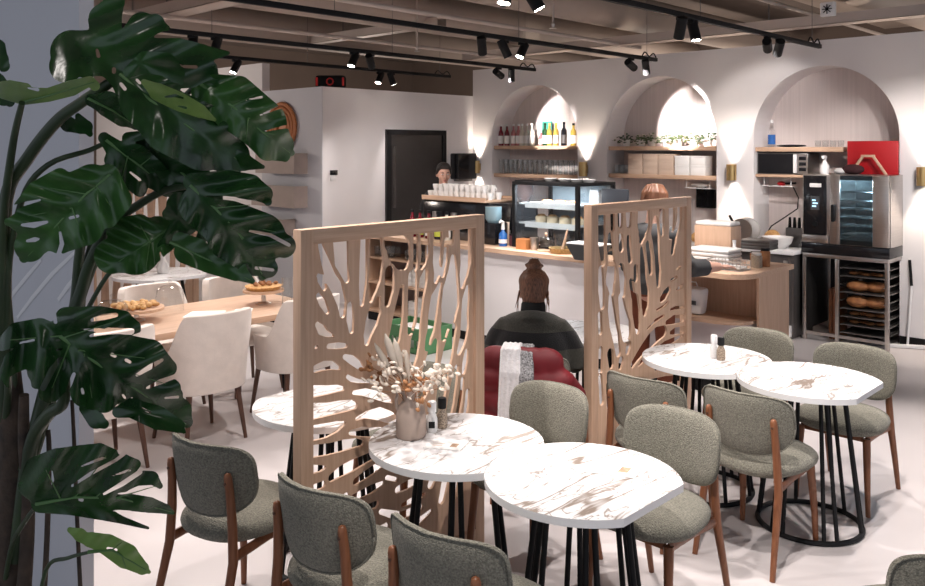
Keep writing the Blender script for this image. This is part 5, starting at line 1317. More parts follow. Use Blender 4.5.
# glossy leaf at the right
leaf([[(205, 92, 14), (235, 104, 27), (262, 124, 25), (280, 145, 14), (292, 153, 3)], [(215, 84, 10), (240, 86, 10), (254, 94, 6)], [(250, 130, 12), (268, 148, 13), (285, 157, 5)]],
     [[(246, 100, .6), (262, 97, 1.2)], [(258, 116, .6), (278, 108, 1.5), (290, 104, 2)], [(262, 132, .5), (284, 127, 1.6), (296, 126, 2)]],
     2.12, 0.10, 0.05, 0.10, 0.028, (235, 110), LEAFM, rib=[(200, 84), (232, 106), (262, 132), (290, 153)], veins=[[(232, 106), (256, 94)], [(248, 118), (278, 114)], [(262, 132), (284, 136)], [(232, 106), (226, 128)], [(248, 118), (246, 140)]])
# leaf at lower right hanging over the table
leaf([[(192, 182, 9), (228, 183, 13), (250, 187, 13), (264, 194, 9), (268, 202, 4)],
      [(196, 206, 18), (228, 226, 26), (260, 238, 26), (284, 246, 12)],
      [(228, 240, 20), (255, 258, 18), (268, 268, 10), (262, 277, 4)]],
     [[(205, 196, .8), (235, 199, 2), (262, 208, 2.2), (276, 214, 2)], [(250, 231, 1.2), (270, 235, 1.8), (289, 245, 1.8)], [(256, 268, 1.6), (273, 270, 1.6)]],
     2.10, 0.03, 0.10, 0.08, 0.03, (215, 205), rib=[(190, 185), (215, 208), (240, 235), (262, 274)], veins=[[(215, 208), (250, 205)], [(228, 222), (276, 232)], [(240, 235), (266, 258)]], ph=1.0)
# green leaf seen from below over the table
leaf([[(112, 256, 18), (135, 248, 27), (158, 236, 20), (176, 222, 8), (180, 216, 3)], [(118, 230, 12), (140, 224, 10)]], [[(160, 252, .8), (163, 262, 1.4)]], 2.25, 0.05, -0.10, 0.05, 0.02, (150, 245), LEAFM, rib=[(175, 224), (150, 242), (118, 262)], veins=[[(150, 242), (140, 225)], [(150, 242), (146, 268)]])
leaf([[(186, 252, 12), (212, 260, 14), (236, 270, 11), (252, 281, 3)], [(180, 240, 8), (200, 247, 8)]], [], 2.22, 0.05, -0.1, 0.05, 0.012, (200, 255), LEAFM, rib=[(170, 242), (205, 258), (250, 280)])
leaf([[(168, 214, 6), (180, 206, 14), (185, 222, 14), (172, 236, 8), (160, 246, 3)]], [], 2.20, 0.1, 0.2, 0.05, 0.01, (178, 218), g=1.3)
# mid left leaf
leaf([[(92, 186, 22), (64, 206, 30), (42, 226, 26), (30, 246, 16), (24, 258, 5)], [(100, 196, 18), (84, 226, 20), (60, 240, 14)], [(60, 178, 10), (36, 190, 9), (20, 206, 6)], [(46, 212, 12), (18, 222, 9), (8, 222, 4)], [(108, 176, 12), (118, 200, 14), (108, 218, 10)]],
     [[(22, 225, 1.4), (34, 225, 3), (47, 222, 1.4)], [(27, 241, 1.4), (35, 239.5, 2.4), (39, 239, 1)], [(60, 232, 1.2), (62, 244, 2.2), (58, 256, 2.2), (56, 264, 2)], [(70, 218, 1.5), (78, 216, 1.5)], [(40, 200, 1), (24, 204, 2), (8, 210, 3)]],
     2.10, 0.05, 0.05, 0.06, 0.022, (80, 200), LEAFM, rib=[(110, 174), (86, 194), (58, 224), (28, 256)], veins=[[(86, 194), (50, 188)], [(72, 208), (28, 216)], [(72, 208), (84, 240)], [(58, 224), (60, 232)], [(96, 186), (112, 208)]])
# pale upper left leaf, spotlight painted in, and the dark one beside it
leaf([[(4, 90, 9), (24, 96, 9), (48, 95, 7), (72, 88, 8), (90, 81, 5), (95, 86, 5)], [(10, 84, 4), (26, 88, 5)]], [[(28, 88, .8), (38, 90, 1.4)]], 1.95, 0.0, 0.55, 0.02, 0.01, (50, 92), LEAFY, rib=[(20, 103), (50, 95), (94, 82)], g=1.3)
leaf([[(-6, 52, 14), (0, 60, 9), (4, 66, 6)], [(-6, 86, 14), (4, 95, 11), (10, 102, 5)]], [], 1.98, 0, 0.1, 0.02, 0.006, (0, 70))
leaf([[(92, 100, 7), (108, 104, 13), (124, 114, 13), (136, 124, 6), (141, 128, 2)]], [], 2.05, 0.05, 0.3, 0.05, 0.01, (112, 110), rib=[(88, 98), (112, 110), (140, 128)], g=1.3)
leaf([[(57, 119, 4), (68, 124, 8), (80, 130, 4)], [(78, 116, 3), (86, 127, 7), (90, 134, 3)]], [], 2.12, 0, 0.2, 0.02, 0.005, (72, 124), g=1.3)
leaf([[(104, 138, 6), (118, 152, 11), (136, 158, 14), (150, 172, 15), (168, 186, 11), (184, 199, 3)], [(112, 160, 8), (124, 176, 9), (140, 190, 7)], [(128, 138, 6), (146, 134, 4), (150, 138, 3)]], [[(130, 172, 1), (140, 180, 1.4)]], 2.20, 0.05, 0.15, 0.05, 0.015, (140, 165), rib=[(106, 140), (140, 166), (182, 198)], veins=[[(128, 156), (122, 178)], [(140, 166), (150, 158)]])
leaf([[(204, 158, 10), (222, 158, 14), (244, 162, 9), (263, 167, 2)]], [], 2.18, 0.05, 0.1, 0.05, 0.01, (225, 160), g=1.3)
leaf([[(150, 150, 18), (185, 172, 22), (205, 198, 18), (212, 225, 12), (200, 240, 5)], [(165, 135, 14), (200, 150, 18)]], [], 2.24, 0.05, 0.05, 0.08, 0.02, (180, 175), rib=[(150, 145), (190, 180), (208, 232)])
# big dark leaf in the lower middle
leaf([[(62, 338, 16), (66, 318, 11), (100, 317, 11), (122, 321, 11), (134, 327, 7), (138, 330, 3)],
      [(66, 345, 16), (100, 346, 14), (128, 346, 11), (150, 354, 15), (168, 368, 9), (172, 376, 3)],
      [(75, 360, 18), (120, 372, 18), (150, 384, 14), (172, 388, 9), (178, 394, 5)],
      [(90, 372, 18), (130, 392, 16), (160, 400, 14), (180, 410, 12), (187, 422, 6)],
      [(66, 356, 14), (60, 378, 14), (50, 392, 11), (44, 396, 5)],
      [(80, 370, 16), (86, 392, 16), (104, 400, 13), (110, 404, 5)],
      [(58, 340, 14), (40, 332, 14), (18, 334, 12), (2, 344, 7)],
      [(56, 350, 12), (34, 352, 13), (14, 362, 11), (4, 374, 6), (8, 386, 2)],
      [(52, 358, 10), (38, 372, 11), (36, 384, 5)]],
     [[(92, 320, 1.6), (104, 317, 3), (116, 315, 2.2)], [(90, 336, 1.2), (108, 331, 3.4), (132, 331, 2.6)], [(60, 358, 1.5), (52, 370, 3.2), (43, 388, 3)], [(112, 354.5, 1.8), (115, 356, 1.8)], [(126, 360, 1.6), (130, 362, 1.6)],
      [(137, 375, 1.6), (150, 367, 2.6), (162, 360, 1.6)], [(147, 388, 1.2), (160, 382, 2.6), (176, 376, 2)], [(165, 398, 1), (178, 397, 1.4)], [(74, 374, 1.8), (70, 384, 2.2), (67, 391, 1.4)], [(82, 389, 1.4), (83, 393, 1.6)], [(20, 343, .9), (34, 340, 1.2)], [(56, 340.5, 1.1), (60, 340, 1.1)], [(57, 350, 1.1), (62, 349, 1.1)],
      [(54, 310, 1.2), (55.5, 322, 2)], [(123, 395, 1.2), (125, 398, 1.2)], [(132, 399, 1.6), (134, 401, 1.6)], [(142, 406, 1.4), (146, 408, 1.6)]],
     2.0, 0.03, 0.06, 0.06, 0.03, (70, 345), rib=[(60, 336), (95, 362), (140, 392), (186, 424)], veins=[[(62, 338), (120, 320)], [(78, 350), (160, 360)], [(95, 362), (166, 384)], [(70, 344), (52, 388)], [(84, 354), (92, 398)], [(60, 336), (10, 340)]])
leaf([[(118, 412, 6), (132, 408, 10), (158, 418, 12), (178, 426, 7), (184, 432, 2)], [(86, 408, 7), (96, 420, 9), (104, 424, 5)]], [[(140, 408, 1.2), (150, 412, 1.4)]], 2.06, 0, -0.2, 0.05, 0.012, (140, 412))
# lower leaf
leaf([[(44, 496, 12), (30, 486, 12), (38, 470, 14), (58, 462, 14), (80, 455, 10), (100, 450, 7), (114, 453, 4)],
      [(60, 490, 14), (84, 480, 13), (106, 468, 9), (124, 462, 8), (136, 464, 5)],
      [(70, 494, 13), (110, 488, 10), (136, 478, 8), (152, 478, 7), (160, 486, 3)],
      [(80, 500, 11), (120, 501, 9), (150, 505, 8), (166, 509, 5), (173, 513, 2)],
      [(40, 504, 9), (70, 506, 9), (100, 512, 8), (122, 520, 4), (148, 528, 1.5)]],
     [[(51, 472, 1.8), (52, 480, 2.2), (51, 484, 1.4)], [(72, 486, 1.2), (90, 474, 1.8), (116, 460, 1.6), (124, 454, 1.6)], [(104, 494, 1.2), (122, 484, 2.4), (140, 472, 2.4)], [(78, 499, 1.2), (82, 500, 1.8)], [(118, 494, .8), (140, 491, 1.4), (160, 492, 2)], [(110, 510, .6), (130, 512, 1.4), (142, 518, 2)]],
     1.98, 0.04, 0.10, 0.05, 0.022, (70, 490), rib=[(36, 504), (75, 497), (120, 498), (172, 512)], veins=[[(60, 498), (46, 470)], [(75, 497), (106, 456)], [(96, 497), (132, 468)], [(116, 498), (156, 486)]])
leaf([[(70, 530, 3), (80, 535, 7), (88, 541, 5)], [(92, 540, 8), (108, 545, 11), (126, 556, 13), (142, 568, 7), (149, 572, 2)]], [[(108, 548.5, 1.6), (116, 550, 1.6)]], 2.03, 0.05, 0.1, 0.05, 0.01, (110, 550), LEAFY, rib=[(88, 552), (112, 550), (146, 570)], veins=[[(112, 550), (122, 542)], [(122, 556), (126, 568)]], g=1.3)
# stalks and trunk
B = (14, 640, 2.25)
MB().tube([L(14, 700, 2.25), L(12, 620, 2.26), L(10, 540, 2.27), L(14, 470, 2.26), L(12, 400, 2.27), L(8, 330, 2.28)], [0.05, 0.048, 0.045, 0.038, 0.03, 0.02], 14).build('trunk', BARK, plant)
stalk([(20, 640, 2.22), (28, 520, 2.22), (24, 440, 2.2), (24, 395, 2.18)], 0.020, 0.012, BARK, 'cut_stem')
stalk([(16, 560, 2.24), (30, 450, 2.2), (48, 415, 2.12), (64, 400, 2.06), (62, 345, 2.03)], 0.020, 0.012)
stalk([(2, 420, 2.26), (4, 300, 2.24), (6, 200, 2.2), (28, 158, 2.14), (56, 122, 2.08), (82, 102, 2.05), (120, 76, 2.04)], 0.020, 0.012)
stalk([(0, 380, 2.25), (2, 240, 2.2), (12, 150, 2.1), (22, 103, 1.97)], 0.014, 0.007)
stalk([(26, 470, 2.24), (54, 360, 2.28), (78, 300, 2.32), (90, 262, 2.3), (110, 226, 2.28), (140, 204, 2.26), (166, 190, 2.25), (192, 186, 2.14)], 0.020, 0.008)
stalk([(24, 480, 2.26), (60, 370, 2.3), (80, 300, 2.33), (98, 250, 2.3), (104, 210, 2.25), (112, 176, 2.14)], 0.018, 0.008)
stalk([(22, 490, 2.28), (56, 380, 2.32), (74, 310, 2.36), (80, 250, 2.34), (92, 190, 2.3), (124, 152, 2.26), (150, 146, 2.26)], 0.018, 0.009)
stalk([(30, 470, 2.24), (70, 350, 2.3), (90, 305, 2.28), (112, 270, 2.28), (140, 250, 2.28), (170, 240, 2.25)], 0.008, 0.005)
stalk([(8, 500, 2.24), (14, 380, 2.26), (8, 280, 2.24), (22, 200, 2.18), (48, 165, 2.14), (90, 150, 2.2), (110, 140, 2.22)], 0.010, 0.006)
stalk([(80, 330, 2.36), (92, 240, 2.36), (140, 150, 2.3), (195, 86, 2.16), (206, 86, 2.14)], 0.010, 0.006)
stalk([(4, 590, 2.24), (12, 545, 2.18), (26, 520, 2.08), (38, 504, 2.0)], 0.007, 0.005)
stalk([(34, 640, 2.2), (46, 570, 2.15), (68, 558, 2.08), (90, 552, 2.05)], 0.006, 0.004)
stalk([(38, 660, 2.2), (46, 560, 2.22), (49, 460, 2.24), (48, 430, 2.25)], 0.008, 0.006, BARK, 'support_cane')
stalk([(84, 660, 2.3), (78, 540, 2.32), (74, 440, 2.34), (72, 400, 2.35)], 0.006, 0.005, BARK, 'support_cane')
stalk([(6, 420, 2.25), (8, 390, 2.2), (8, 370, 2.1)], 0.010, 0.008)

# ================================================================ people
EYEW = mat('eye_white', (0.8, 0.78, 0.75), 0.3); IRIS = mat('dark_iris', (0.03, 0.02, 0.015), 0.2); LIP = mat('lip', (0.50, 0.19, 0.17), 0.5)
def head_mb(m, c, yaw=0.0, pitch=0.0, s=1.0):
    """head looking along local +y; centre c; one continuous shape with nose, ears, chin"""
    R = Matrix.Rotation(yaw, 3, 'Z') @ Matrix.Rotation(pitch, 3, 'X'); c = Vector(c)
    q = lambda p: c + R @ (Vector(p)*s)
    m.ell(q((0, -0.012, 0.02)), (0.074*s, 0.092*s, 0.098*s), 20, 14, R)
    m.ell(q((0, 0.022, -0.045)), (0.055*s, 0.062*s, 0.070*s), 18, 12, R)
    m.ell(q((0, 0.062, -0.098)), (0.024*s, 0.022*s, 0.018*s), 10, 8, R)
    m.tube([q((0, 0.085, 0.012)), q((0, 0.104, -0.026)), q((0, 0.094, -0.038))], [0.009*s, 0.015*s, 0.011*s], 10)
    for sx in (-1, 1):
        m.ell(q((sx*0.076, -0.012, -0.012)), (0.012*s, 0.022*s, 0.034*s), 10, 8, R)
        m.ell(q((sx*0.040, 0.062, -0.030)), (0.022*s, 0.022*s, 0.022*s), 10, 8, R)
    return q, R
def face(parent, q, R, s=1.0, open_=0.006):
    for sx in (-1, 1):
        MB().ell(q((sx*0.031, 0.078, 0.004)), (0.014*s, 0.008*s, open_*s), 12, 8, R).build('eye', EYEW, parent, ang=180)
        MB().ell(q((sx*0.031, 0.0845, 0.002)), (0.006*s, 0.004*s, open_*s*0.95), 10, 8, R).build('iris', IRIS, parent, ang=180)
        MB().tube([q((sx*0.014, 0.083, 0.022)), q((sx*0.032, 0.084, 0.028)), q((sx*0.050, 0.070, 0.022))], [0.0035*s, 0.004*s, 0.002*s], 6).build('eyebrow', HAIRD, parent, ang=180)
    MB().ell(q((0, 0.083, -0.066)), (0.023*s, 0.008*s, 0.008*s), 12, 8, R).build('mouth', LIP, parent, ang=180)
def hand(m, w, d, side, curl=0.5, up=Vector((0, 0, 1))):
    """palm and five bent fingers from the wrist w along direction d"""
    d = Vector(d).normalized(); s = d.cross(up).normalized()*side; n = s.cross(d)*side
    if n.z < 0: n = -n
    w = Vector(w); pal = w+d*0.05
    m.ell(pal, (0.040, 0.050, 0.016), 14, 8, Matrix((s, d, n)).transposed())
    for k, (o, ln) in enumerate(((-0.029, 0.066), (-0.010, 0.078), (0.010, 0.073), (0.028, 0.056))):
        b = w+d*0.085+s*o; k1 = b+d*ln*0.45-n*0.010*curl; k2 = k1+d*ln*0.30-n*0.026*curl; k3 = k2+d*ln*0.18-n*0.030*curl
        m.tube([w+d*0.045+s*o*0.8, b, k1, k2, k3], [0.009, 0.0092, 0.0086, 0.008, 0.0062], 8)
    b = w+d*0.028-s*0.032; m.tube([w+d*0.02-s*0.015, b, b+d*0.032-s*0.022, b+d*0.060-s*0.024-n*0.01], [0.012, 0.0115, 0.0098, 0.007], 8)

# ---- seated woman seen from behind (local +y = the way she faces)
WY = math.radians(-10)
wp = at(532.5, 330, 4.90); wp.z = 0
wom = thing('person', 'person seated with back to the camera, brown hair in a bun and dark knit jumper', 'person', wp, WY)
b = MB()
q, R = head_mb(b, (0.0, 0.105, 1.092), 0.0, -0.30, 1.03)
b.tube([(0, 0.015, 0.93), (0, 0.05, 0.99), (0, 0.09, 1.05)], [0.062, 0.052, 0.054], 16)
b.ell((0, 0.0, 0.90), (0.165, 0.095, 0.075), 20, 12); b.ell((0, -0.01, 0.76), (0.165, 0.11, 0.17), 20, 12); b.ell((0, -0.02, 0.56), (0.175, 0.13, 0.11), 20, 12)
for sx in (-1, 1):
    b.tube([(sx*0.12, 0.0, 0.89), (sx*0.19, 0.02, 0.79), (sx*0.22, 0.04, 0.70)], [0.048, 0.043, 0.040], 14)
    b.tube([(sx*0.22, 0.04, 0.70), (sx*0.20, 0.16, 0.74), (sx*0.15, 0.27, 0.785)], [0.042, 0.036, 0.027], 14)
    hand(b, (sx*0.15, 0.27, 0.785), (-sx*0.35, 1, 0.0), sx, 0.5)
    b.tube([(sx*0.09, 0.0, 0.53), (sx*0.10, 0.25, 0.55), (sx*0.10, 0.42, 0.51)], [0.085, 0.072, 0.058], 14)
    b.tube([(sx*0.10, 0.42, 0.51), (sx*0.10, 0.44, 0.30), (sx*0.10, 0.43, 0.09)], [0.057, 0.050, 0.036], 14)
    b.tube([(sx*0.10, 0.41, 0.055), (sx*0.10, 0.50, 0.04), (sx*0.105, 0.60, 0.03)], [0.042, 0.038, 0.026], 12)
bo = b.build('body', SKIN, wom, ang=180, remesh=0.009, smooth=4)
face(wom, q, R, 1.03)
j = MB()
j.ell((0, 0.0, 0.915), (0.195, 0.12, 0.085), 24, 14); j.tube([(0, 0.0, 0.93), (0, 0.02, 0.985)], [0.13, 0.085], 20); j.ell((0, -0.01, 0.78), (0.225, 0.145, 0.20), 24, 14); j.ell((0, -0.02, 0.60), (0.215, 0.155, 0.13), 24, 12)
for sx in (-1, 1):
    j.tube([(sx*0.14, 0.0, 0.925), (sx*0.195, 0.01, 0.845), (sx*0.235, 0.03, 0.76), (sx*0.242, 0.05, 0.68)], [0.060, 0.070, 0.073, 0.070], 16)
    j.tube([(sx*0.242, 0.05, 0.68), (sx*0.23, 0.15, 0.73), (sx*0.165, 0.245, 0.785)], [0.070, 0.060, 0.046], 16)
j.build('jumper', SWEAT, wom, ang=180, remesh=0.012, smooth=5)
# roll neck
rn = MB(); rn.tube([(0, 0.02, 0.955), (0, 0.04, 0.985), (0, 0.06, 1.02), (0, 0.075, 1.04)], [0.085, 0.074, 0.072, 0.064], 22); o = rn.build('roll_neck', SWEATB, wom, ang=60);
h = MB(); h.ell(q((0, -0.026, 0.028)), (0.088, 0.092, 0.104), 24, 16, R); h.ell(q((0, -0.045, -0.03)), (0.070, 0.062, 0.075), 20, 12, R)
h.ell(q((0, -0.05, 0.140)), (0.047, 0.044, 0.036), 18, 12, R); h.ell(q((0.0, -0.03, 0.055)), (0.092, 0.09, 0.075), 22, 14, R)
for k in range(9):
    a = k*0.7; h.tube([q((0.075*math.cos(a), -0.03+0.07*math.sin(a), 0.06)), q((0.062*math.cos(a), -0.035+0.06*math.sin(a), 0.105)), q((0.025*math.cos(a), -0.045+0.025*math.sin(a), 0.125)), q((0.052*math.cos(a), -0.045+0.05*math.sin(a), 0.14)), q((0.03*math.cos(a+1.6), -0.045+0.03*math.sin(a+1.6), 0.185))], [0.007, 0.007, 0.008, 0.009, 0.003], 8)
ho = h.build('hair', HAIR, wom, ang=180, remesh=0.006, smooth=1)
st = MB()
rnd = random.Random(4)
for k in range(22):
    sx = rnd.choice((-1, 1)); x = sx*rnd.uniform(0.03, 0.088); st.tube([q((x, -0.03, 0.0)), q((x*1.12, -0.04, -0.06)), q((x*1.15+rnd.uniform(-.01, .01), -0.045, -rnd.uniform(0.10, 0.15)))], [0.004, 0.003, 0.001], 5)
st.build('loose_strands', HAIR, wom, ang=180)
er = MB(); er.torus((0, 0, 0), 0.020, 0.002, 20, 6); o = er.build('earring', BRASS, wom); o.location = q((0.084, -0.01, -0.055)); o.rotation_euler = (0, PI/2, 0.3)
tr = MB()
tr.ell((0, -0.02, 0.555), (0.19, 0.145, 0.10), 20, 12)
for sx in (-1, 1):
    tr.tube([(sx*0.09, 0.0, 0.535), (sx*0.10, 0.25, 0.55), (sx*0.10, 0.42, 0.51)], [0.095, 0.082, 0.067], 14); tr.tube([(sx*0.10, 0.42, 0.51), (sx*0.10, 0.44, 0.30), (sx*0.10, 0.43, 0.10)], [0.067, 0.060, 0.048], 14)
tr.build('trousers', DARKC, wom, ang=180, remesh=0.012, smooth=3)
for sx in (-1, 1): MB().tube([(sx*0.10, 0.38, 0.045), (sx*0.10, 0.48, 0.045), (sx*0.105, 0.60, 0.035), (sx*0.105, 0.64, 0.03)], [0.040, 0.044, 0.040, 0.02], 12).build('shoe', BLACK, wom, ang=60)
# her chair, the coat over it and the scarf
f = Vector((-math.sin(WY), math.cos(WY), 0))
wc = dup(chair0, wp - f*0.03, WY, 'sage grey chair under the dark red coat, carrying the seated woman')
cb = Vector((wp.x, wp.y, 0)) - f*0.03
coat = MB()
def cf(p):
    return p
for row, (z, rx, ry) in enumerate(((0.79, 0.185, 0.07), (0.68, 0.235, 0.085), (0.56, 0.265, 0.085), (0.44, 0.25, 0.075))):
    for k in range(5):
        x = (k-2)/2*rx*0.74 - (0.035 if row == 0 else 0.012); coat.ell((x, -0.30+0.75*x*x - (0.008 if (k+row) % 2 else 0), z - 0.30*abs(x)*max(0, z-0.7)), (0.105, ry*0.75, 0.078), 14, 10)
coat.ell((-0.035, -0.26, 0.80), (0.20, 0.075, 0.045), 20, 10)
for sx in (-1, 1): coat.tube([(sx*0.20, -0.27, 0.70), (sx*0.265, -0.24, 0.60), (sx*0.27, -0.24, 0.42), (sx*0.25, -0.25, 0.30)], [0.05, 0.058, 0.05, 0.04], 12)
tag(coat.build('puffer_coat', RED, None, cb, WY, ang=180, remesh=0.012, smooth=10), 'dark red puffer coat hung over the seated woman\'s chair', 'coat')
sc = thing('scarf', 'white and grey fringed scarf hanging over the red coat', 'scarf', cb, WY)
sb = MB()
for k in range(4):
    x = -0.122+0.027*k; sb.tube([(x, -0.24, 0.862), (x-0.004, -0.335, 0.85), (x-0.006+0.004*k, -0.372, 0.74), (x-0.012, -0.372, 0.60), (x-0.02, -0.365, 0.47)], [0.0155, 0.0165, 0.0155, 0.015, 0.013], 8)
sb.build('white_half', SCARFW, sc, ang=180, remesh=0.005, smooth=1)
sg = MB()
for k in range(3):
    x = -0.025+0.024*k; sg.tube([(x, -0.24, 0.86), (x+0.002, -0.335, 0.835), (x+0.004, -0.375, 0.72), (x-0.004, -0.37, 0.60), (x-0.01, -0.365, 0.50)], [0.015, 0.018, 0.019, 0.018, 0.014], 8)
sg.build('grey_half', SCARFG, sc, ang=180, remesh=0.007, smooth=2)
fr = MB()
for k in range(12):
    x = -0.135+0.014*k; fr.tube([(x, -0.366, 0.48), (x-0.006, -0.368, 0.42), (x-0.004, -0.362, 0.36)], [0.004, 0.0035, 0.002], 5)
fr.build('fringe', SCARFW, sc, ang=180)

# ---- barista behind the espresso machine
bp_ = on_b(443, 177, 7.30); bx = Vector((bp_.x, bp_.y, 0)); BYAW = math.radians(180+8)
bar_p = thing('person', 'person with dark tied hair and dark top working behind the espresso machine', 'person', bx, BYAW); bar_p.scale = (1.03, 1.03, 1.03)
b = MB(); q, R = head_mb(b, (0.0, 0.06, 1.585), 0.1, -0.16, 1.06)
b.tube([(0, 0.0, 1.36), (0, 0.02, 1.45), (0, 0.045, 1.52)], [0.062, 0.052, 0.054], 16)
b.ell((0, 0.0, 1.30), (0.185, 0.10, 0.10), 20, 12); b.ell((0, 0.0, 1.14), (0.16, 0.11, 0.20), 20, 12); b.ell((0, -0.01, 0.93), (0.17, 0.12, 0.13), 20, 12)
for sx in (-1, 1):
    b.tube([(sx*0.16, 0.0, 1.34), (sx*0.215, 0.02, 1.19), (sx*0.225, 0.06, 1.08)], [0.052, 0.045, 0.040], 14); b.tube([(sx*0.225, 0.06, 1.08), (sx*0.18, 0.19, 1.07), (sx*0.12, 0.30, 1.10)], [0.040, 0.034, 0.026], 14)
    hand(b, (sx*0.12, 0.30, 1.10), (-sx*0.3, 1, 0.0), sx, 0.7)
    b.tube([(sx*0.09, 0.0, 0.90), (sx*0.095, 0.02, 0.50), (sx*0.10, 0.0, 0.09)], [0.085, 0.060, 0.038], 14); b.tube([(sx*0.10, -0.03, 0.05), (sx*0.10, 0.07, 0.04), (sx*0.105, 0.16, 0.03)], [0.042, 0.038, 0.026], 12)
b.build('body', SKIN, bar_p, ang=180, remesh=0.009, smooth=4); face(bar_p, q, R, 1.0, 0.005)
j = MB(); j.ell((0, 0.0, 1.31), (0.21, 0.125, 0.10), 22, 12); j.ell((0, 0.0, 1.14), (0.19, 0.14, 0.22), 22, 12); j.ell((0, -0.01, 0.95), (0.19, 0.14, 0.13), 22, 12); j.tube([(0, 0.005, 1.36), (0, 0.02, 1.44)], [0.075, 0.068], 16)
for sx in (-1, 1): j.tube([(sx*0.15, 0.0, 1.345), (sx*0.22, 0.02, 1.20), (sx*0.235, 0.06, 1.08)], [0.06, 0.062, 0.056], 14); j.tube([(sx*0.235, 0.06, 1.08), (sx*0.19, 0.18, 1.07), (sx*0.145, 0.26, 1.09)], [0.056, 0.048, 0.04], 14)
j.build('dark_top', CLOTHG if False else SWEATB, bar_p, ang=180, remesh=0.012, smooth=4)
h = MB(); h.ell(q((0, -0.030, 0.040)), (0.084, 0.092, 0.092), 22, 14, R); h.ell(q((0, -0.060, -0.02)), (0.066, 0.052, 0.075), 18, 12, R); h.ell(q((0, -0.10, 0.02)), (0.045, 0.045, 0.045), 16, 10, R)
h.ell(q((0, 0.0, 0.080)), (0.078, 0.086, 0.050), 20, 12, R)
for sx in (-1, 1): h.tube([q((sx*0.02, 0.06, 0.105)), q((sx*0.070, 0.035, 0.055)), q((sx*0.083, -0.01, -0.01))], [0.02, 0.02, 0.014], 10)
h.build('hair', HAIRD, bar_p, ang=180, remesh=0.008, smooth=3)
tr = MB(); tr.ell((0, -0.01, 0.90), (0.18, 0.13, 0.10), 20, 12)
for sx in (-1, 1): tr.tube([(sx*0.09, 0.0, 0.90), (sx*0.095, 0.02, 0.50), (sx*0.10, 0.0, 0.08)], [0.095, 0.072, 0.055], 14)
tr.build('trousers', DARKC, bar_p, ang=180, remesh=0.014, smooth=3)
for sx in (-1, 1): MB().tube([(sx*0.10, -0.05, 0.045), (sx*0.10, 0.07, 0.045), (sx*0.105, 0.17, 0.035), (sx*0.105, 0.20, 0.03)], [0.036, 0.044, 0.040, 0.02], 12).build('shoe', BLACK, bar_p, ang=60)

# ---- customer standing at the bar behind the right screen, one forearm on the worktop
cp = at(652, 300, 6.42); cp.z = 0; CYAW = math.radians(-30)
cus = thing('person', 'person with reddish hair and grey top leaning on the bar behind the right slatted screen', 'person', cp, CYAW)
b = MB(); q, R = head_mb(b, (0.0, 0.07, 1.535), 0.2, -0.2, 1.0)
b.tube([(0, 0.0, 1.32), (0, 0.02, 1.41), (0, 0.05, 1.48)], [0.062, 0.052, 0.054], 16)
b.ell((0, 0.0, 1.27), (0.185, 0.10, 0.10), 20, 12); b.ell((0, -0.01, 1.10), (0.16, 0.11, 0.20), 20, 12); b.ell((0, -0.02, 0.90), (0.17, 0.12, 0.13), 20, 12)
cl = Matrix.Rotation(-CYAW, 3, 'Z')
def loc_of(px, py, Y): return cl @ (at(px, py, Y)-cp)
elb = loc_of(696, 272, 6.36); wr = loc_of(712, 277, 6.42); hd = (wr-elb)
elb = loc_of(690, 268, 6.22); wr = elb + Vector(cl @ Vector((0.26, 0.12, -0.008)))
b.tube([(0.16, 0.0, 1.30), (0.20, 0.03, 1.17), elb], [0.052, 0.048, 0.044], 14); b.tube([elb, (elb+wr)/2, wr], [0.052, 0.050, 0.032], 14); hand(b, wr, wr-elb, 1, 0.4)
b.tube([(-0.16, 0.0, 1.30), (-0.215, 0.03, 1.15), (-0.22, 0.06, 1.03)], [0.052, 0.045, 0.040], 14); b.tube([(-0.22, 0.06, 1.03), (-0.17, 0.15, 0.95), (-0.10, 0.20, 0.90)], [0.040, 0.034, 0.026], 14); hand(b, (-0.10, 0.20, 0.90), (0.6, 0.5, -0.3), -1, 0.6)
for sx in (-1, 1):
    b.tube([(sx*0.09, 0.0, 0.88), (sx*0.095, 0.02, 0.49), (sx*0.10, 0.0, 0.09)], [0.085, 0.060, 0.038], 14); b.tube([(sx*0.10, -0.03, 0.05), (sx*0.10, 0.07, 0.04), (sx*0.105, 0.16, 0.03)], [0.042, 0.038, 0.026], 12)
b.build('body', SKIN, cus, ang=180, remesh=0.009, smooth=4); face(cus, q, R)
j = MB(); j.ell((0, 0.0, 1.28), (0.21, 0.125, 0.10), 22, 12); j.ell((0, -0.01, 1.10), (0.19, 0.14, 0.22), 22, 12); j.ell((0, -0.02, 0.92), (0.19, 0.145, 0.12), 22, 12)
j.tube([(0.15, 0.0, 1.31), (0.205, 0.03, 1.18), elb], [0.06, 0.064, 0.062], 14); j.tube([elb, elb+(wr-elb)*0.55], [0.072, 0.064], 14)
j.tube([(-0.15, 0.0, 1.31), (-0.225, 0.03, 1.15), (-0.232, 0.06, 1.03)], [0.06, 0.062, 0.056], 14); j.tube([(-0.232, 0.06, 1.03), (-0.18, 0.145, 0.955)], [0.056, 0.046], 14)
j.build('grey_top', CLOTHG, cus, ang=180, remesh=0.012, smooth=4)
h = MB(); h.ell(q((0, -0.026, 0.03)), (0.088, 0.094, 0.102), 22, 14, R); h.ell(q((0, -0.05, -0.03)), (0.068, 0.058, 0.075), 18, 12, R); rnd = random.Random(9)
h.ell(q((0, -0.02, 0.045)), (0.104, 0.10, 0.085), 22, 14, R)
